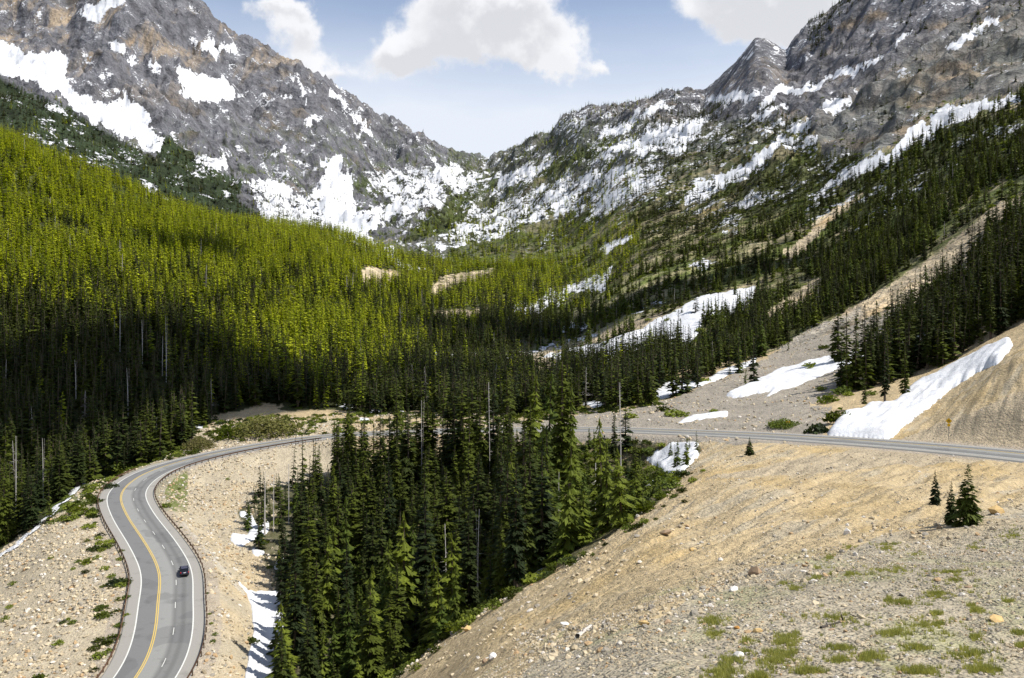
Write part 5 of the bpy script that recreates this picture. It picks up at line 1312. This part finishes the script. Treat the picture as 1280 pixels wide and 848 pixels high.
def car():
    k = int(np.argmin(np.hypot(ROAD[:, 0] + 76.5, ROAD[:, 1] - 179))); c = ROAD[k].copy(); c[:2] += NOR[k] * 3.55
    rz = math.atan2(TAN[k, 1], TAN[k, 0]) - math.pi / 2
    r = empty('car', (c[0], c[1], c[2]), rz); tag(r, 'dark blue estate car driving up the right lane of the winding road', 'car')
    paint, t = new_mat('car_paint'); t.b.inputs['Base Color'].default_value = (0.012, 0.016, 0.05, 1); t.b.inputs['Roughness'].default_value = .25; t.b.inputs['Coat Weight'].default_value = .6; t.b.inputs['Specular IOR Level'].default_value = .5
    glass, t = new_mat('dark_glass'); t.b.inputs['Base Color'].default_value = (0.006, 0.007, 0.009, 1); t.b.inputs['Roughness'].default_value = .08; t.b.inputs['Specular IOR Level'].default_value = .5
    rub = plain('tyre_rubber', (0.015, 0.015, 0.016), .9, .1); alu = plain('wheel_alloy', (0.35, 0.35, 0.36), .4, .1, metal=.8); red = plain('tail_lamp_red', (0.45, 0.01, 0.01), .3, .05); dk = plain('black_trim', (0.02, 0.02, 0.022), .6, .1); wh = plain('number_plate_white', (0.6, 0.6, 0.6), .5, .05); cl = plain('head_lamp_clear', (0.6, 0.62, 0.65), .2, .05)
    bobj('body', lambda b: (prism(b, [(-2.3, .38), (-2.34, .75), (-2.28, 1.02), (-.9, 1.06), (.75, 1.02), (1.95, .90), (2.32, .70), (2.34, .38), (1.9, .26), (-1.9, .26)], -.92, .92, .05), bmesh.ops.bevel(b, geom=b.edges[:], offset=.05, segments=2, affect='EDGES')), paint, r)
    bobj('cabin', lambda b: prism(b, [(-2.22, 1.0), (-1.95, 1.52), (-1.5, 1.62), (.1, 1.62), (.45, 1.52), (1.15, 1.0)], -.84, .84, .16), glass, r)
    bobj('roof', lambda b: (box(b, -.70, .70, -1.88, .32, 1.585, 1.665, .03)), paint, r)
    for sx in (-1, 1):
        for (y0, y1) in ((-1.62, -1.5), (-.55, -.45), (.42, .52)):
            bobj('pillar', lambda b, y0=y0, y1=y1: prism(b, [(y0, 1.02), (y1, 1.02), (y1 - .02, 1.6), (y0 - .02, 1.6)], min(sx * .70, sx * .86), max(sx * .70, sx * .86), 0), paint, r)
        bobj('roof_rail', lambda b: box(b, sx * .66 - .02, sx * .66 + .02, -1.7, .1, 1.66, 1.72), dk, r)
        bobj('wing_mirror', lambda b: box(b, min(sx * .90, sx * 1.08), max(sx * .90, sx * 1.08), .62, .80, 1.0, 1.16, .03), paint, r)
        bobj('tail_lamp', lambda b: box(b, min(sx * .70, sx * .90), max(sx * .70, sx * .90), -2.37, -2.2, .78, 1.04, .02), red, r)
        bobj('head_lamp', lambda b: box(b, min(sx * .62, sx * .88), max(sx * .62, sx * .88), 2.2, 2.36, .62, .76, .02), cl, r)
        for yy in (-1.4, 1.42):
            w = bobj('tyre', lambda b: bmesh.ops.create_cone(b, cap_ends=True, segments=20, radius1=.36, radius2=.36, depth=.24, matrix=Matrix.Translation((sx * .83, yy, .36)) @ Matrix.Rotation(math.pi / 2, 4, 'Y')), rub, r)
            bobj('rim', lambda b: bmesh.ops.create_cone(b, cap_ends=True, segments=12, radius1=.22, radius2=.22, depth=.26, matrix=Matrix.Translation((sx * .83, yy, .36)) @ Matrix.Rotation(math.pi / 2, 4, 'Y')), alu, w)
    bobj('rear_bumper', lambda b: box(b, -.88, .88, -2.42, -2.2, .36, .60, .04), dk, r)
    bobj('front_bumper', lambda b: box(b, -.88, .88, 2.2, 2.42, .30, .52, .04), dk, r)
    bobj('number_plate', lambda b: box(b, -.26, .26, -2.40, -2.33, .78, .92), wh, r)
car()

# ------------------------------------------------------------------ road signs
M_YEL = plain('sign_yellow', (0.72, 0.42, 0.015), .5, .05); M_BLK = plain('sign_black', (0.012, 0.012, 0.012), .6, .05); M_STEEL = plain('sign_post_steel', (0.25, 0.24, 0.22), .6, .2)
def stroke(bm, pts, w, y, th=.01):
    for i in range(len(pts) - 1):
        a, b = Vector(pts[i]), Vector(pts[i + 1]); d = (b - a).normalized() * w * .45; a2, b2 = a - d * .6, b + d * .6; nn = Vector((-(b - a).y, (b - a).x)).normalized() * w / 2
        yy = y - .0005 * i
        q = [bm.verts.new((p.x, yy, p.y)) for p in (a2 - nn, b2 - nn, b2 + nn, a2 + nn)]; bm.faces.new(q)
def curve_sign():
    p = hit(1186, 549, 120); r = empty('road_sign', (p.x, p.y, p.z), R(-14)); tag(r, 'yellow diamond warning sign with a bent black arrow on the tan bank', 'road sign')
    zc = 1.0 + (549 - 527) / F * p.y - .9
    S = .62
    bobj('post', lambda b: box(b, -.05, .05, .02, .10, -.5, zc + .5), M_STEEL, r)
    def dia(b, s, y0, y1):
        A = [b.verts.new((x, y0, zc + z)) for x, z in ((0, -s), (s, 0), (0, s), (-s, 0))]; B = [b.verts.new((x, y1, zc + z)) for x, z in ((0, -s), (s, 0), (0, s), (-s, 0))]
        b.faces.new(A); b.faces.new(B[::-1])
        for i in range(4): b.faces.new((A[i], B[i], B[(i + 1) % 4], A[(i + 1) % 4]))
        bmesh.ops.recalc_face_normals(b, faces=b.faces)
    bobj('panel', lambda b: dia(b, S, -.01, .015), M_YEL, r)
    def arrow(b):
        pts = [(.14, -.30), (.14, .02)] + [(.0 + .14 * math.cos(a), .06 + .14 * math.sin(a)) for a in np.linspace(0, math.pi, 8)] + [(-.14, -.02)]
        stroke(b, [(x, zc + z) for x, z in pts], .085, -.016)
        v = [b.verts.new((x, -.024, zc + z)) for x, z in ((-.27, -.02), (-.01, -.02), (-.14, -.24))]; b.faces.new(v)
    bobj('arrow', arrow, M_BLK, r)
    bobj('speed_plate', lambda b: box(b, -.28, .28, -.012, .012, zc - 1.12, zc - .60), M_YEL, r)
curve_sign()
def arrow_sign(px, py, dmin, wpx, rz, label, flip=1):
    p = hit(px, py, dmin); r = empty('road_sign', (p.x, p.y, p.z), rz); tag(r, label, 'road sign'); w = max(wpx / F * p.y / 2, .5); h = w * .5
    for sx in (-.6, .6): bobj('post', lambda b: box(b, sx * w - .04, sx * w + .04, .02, .09, -.5, 1.2 + h * 2), M_STEEL, r)
    bobj('panel', lambda b: box(b, -w, w, -.01, .015, 1.2, 1.2 + 2 * h), M_YEL, r)
    def ar(b):
        stroke(b, [(-.6 * w * flip, 1.2 + h), (.3 * w * flip, 1.2 + h)], h * .4, -.016)
        v = [b.verts.new((x * flip, -.022, z)) for x, z in ((.2 * w, 1.2 + h * .4), (.7 * w, 1.2 + h), (.2 * w, 1.2 + h * 1.6))]; b.faces.new(v)
    bobj('arrow', ar, M_BLK, r)
arrow_sign(185, 577, 262, 7, R(-10), 'yellow arrow board behind the rail of the left bend', 1)
arrow_sign(985, 535, 185, 4.5, R(-20), 'small yellow arrow board beside the far road near the bush', -1)


# ------------------------------------------------------------------ small cumulus drifting over the valley; their shade falls on the woods below
def cumulus():
    m, t = new_mat('cloud_white'); t.b.inputs['Base Color'].default_value = (.85, .86, .88, 1); t.b.inputs['Roughness'].default_value = 1
    rnd = random.Random(9)
    for (sx, sy, rx, ry, n) in ((-190, 388, 95, 88, 9), (-25, 420, 60, 42, 6), (60, 700, 170, 60, 9), (-330, 790, 60, 60, 5)):
        gz_ = H1(sx, sy); k = (CZ + 850 - gz_) / SUN_DIR.z; c = Vector((sx, sy, gz_)) + SUN_DIR * k
        bm = bmesh.new()
        for q in range(n):
            a = rnd.uniform(0, 6.28); r = math.sqrt(rnd.random()) * .72; rad = rnd.uniform(.38, .6)
            bmesh.ops.create_icosphere(bm, subdivisions=3, radius=1, matrix=Matrix.Translation((r * rx * math.cos(a), r * ry * math.sin(a), rnd.uniform(0, 12))) @ Matrix.Diagonal((rx * rad, ry * rad, min(rx, ry) * rad * .6, 1)))
        co = np.array([v.co[:] for v in bm.verts]); dn = fbm(co[:, 0] / 22 + sx, co[:, 1] / 22 + co[:, 2] / 15, 4, 500)
        for v, d_ in zip(bm.verts, dn): v.co += v.co.normalized() * float(d_) * 22
        me = bpy.data.meshes.new('cloud'); bm.to_mesh(me); bm.free(); me.polygons.foreach_set('use_smooth', [True] * len(me.polygons))
        o = link('cloud', me, None, m); o.location = c; tag(o, kind='structure')
cumulus()
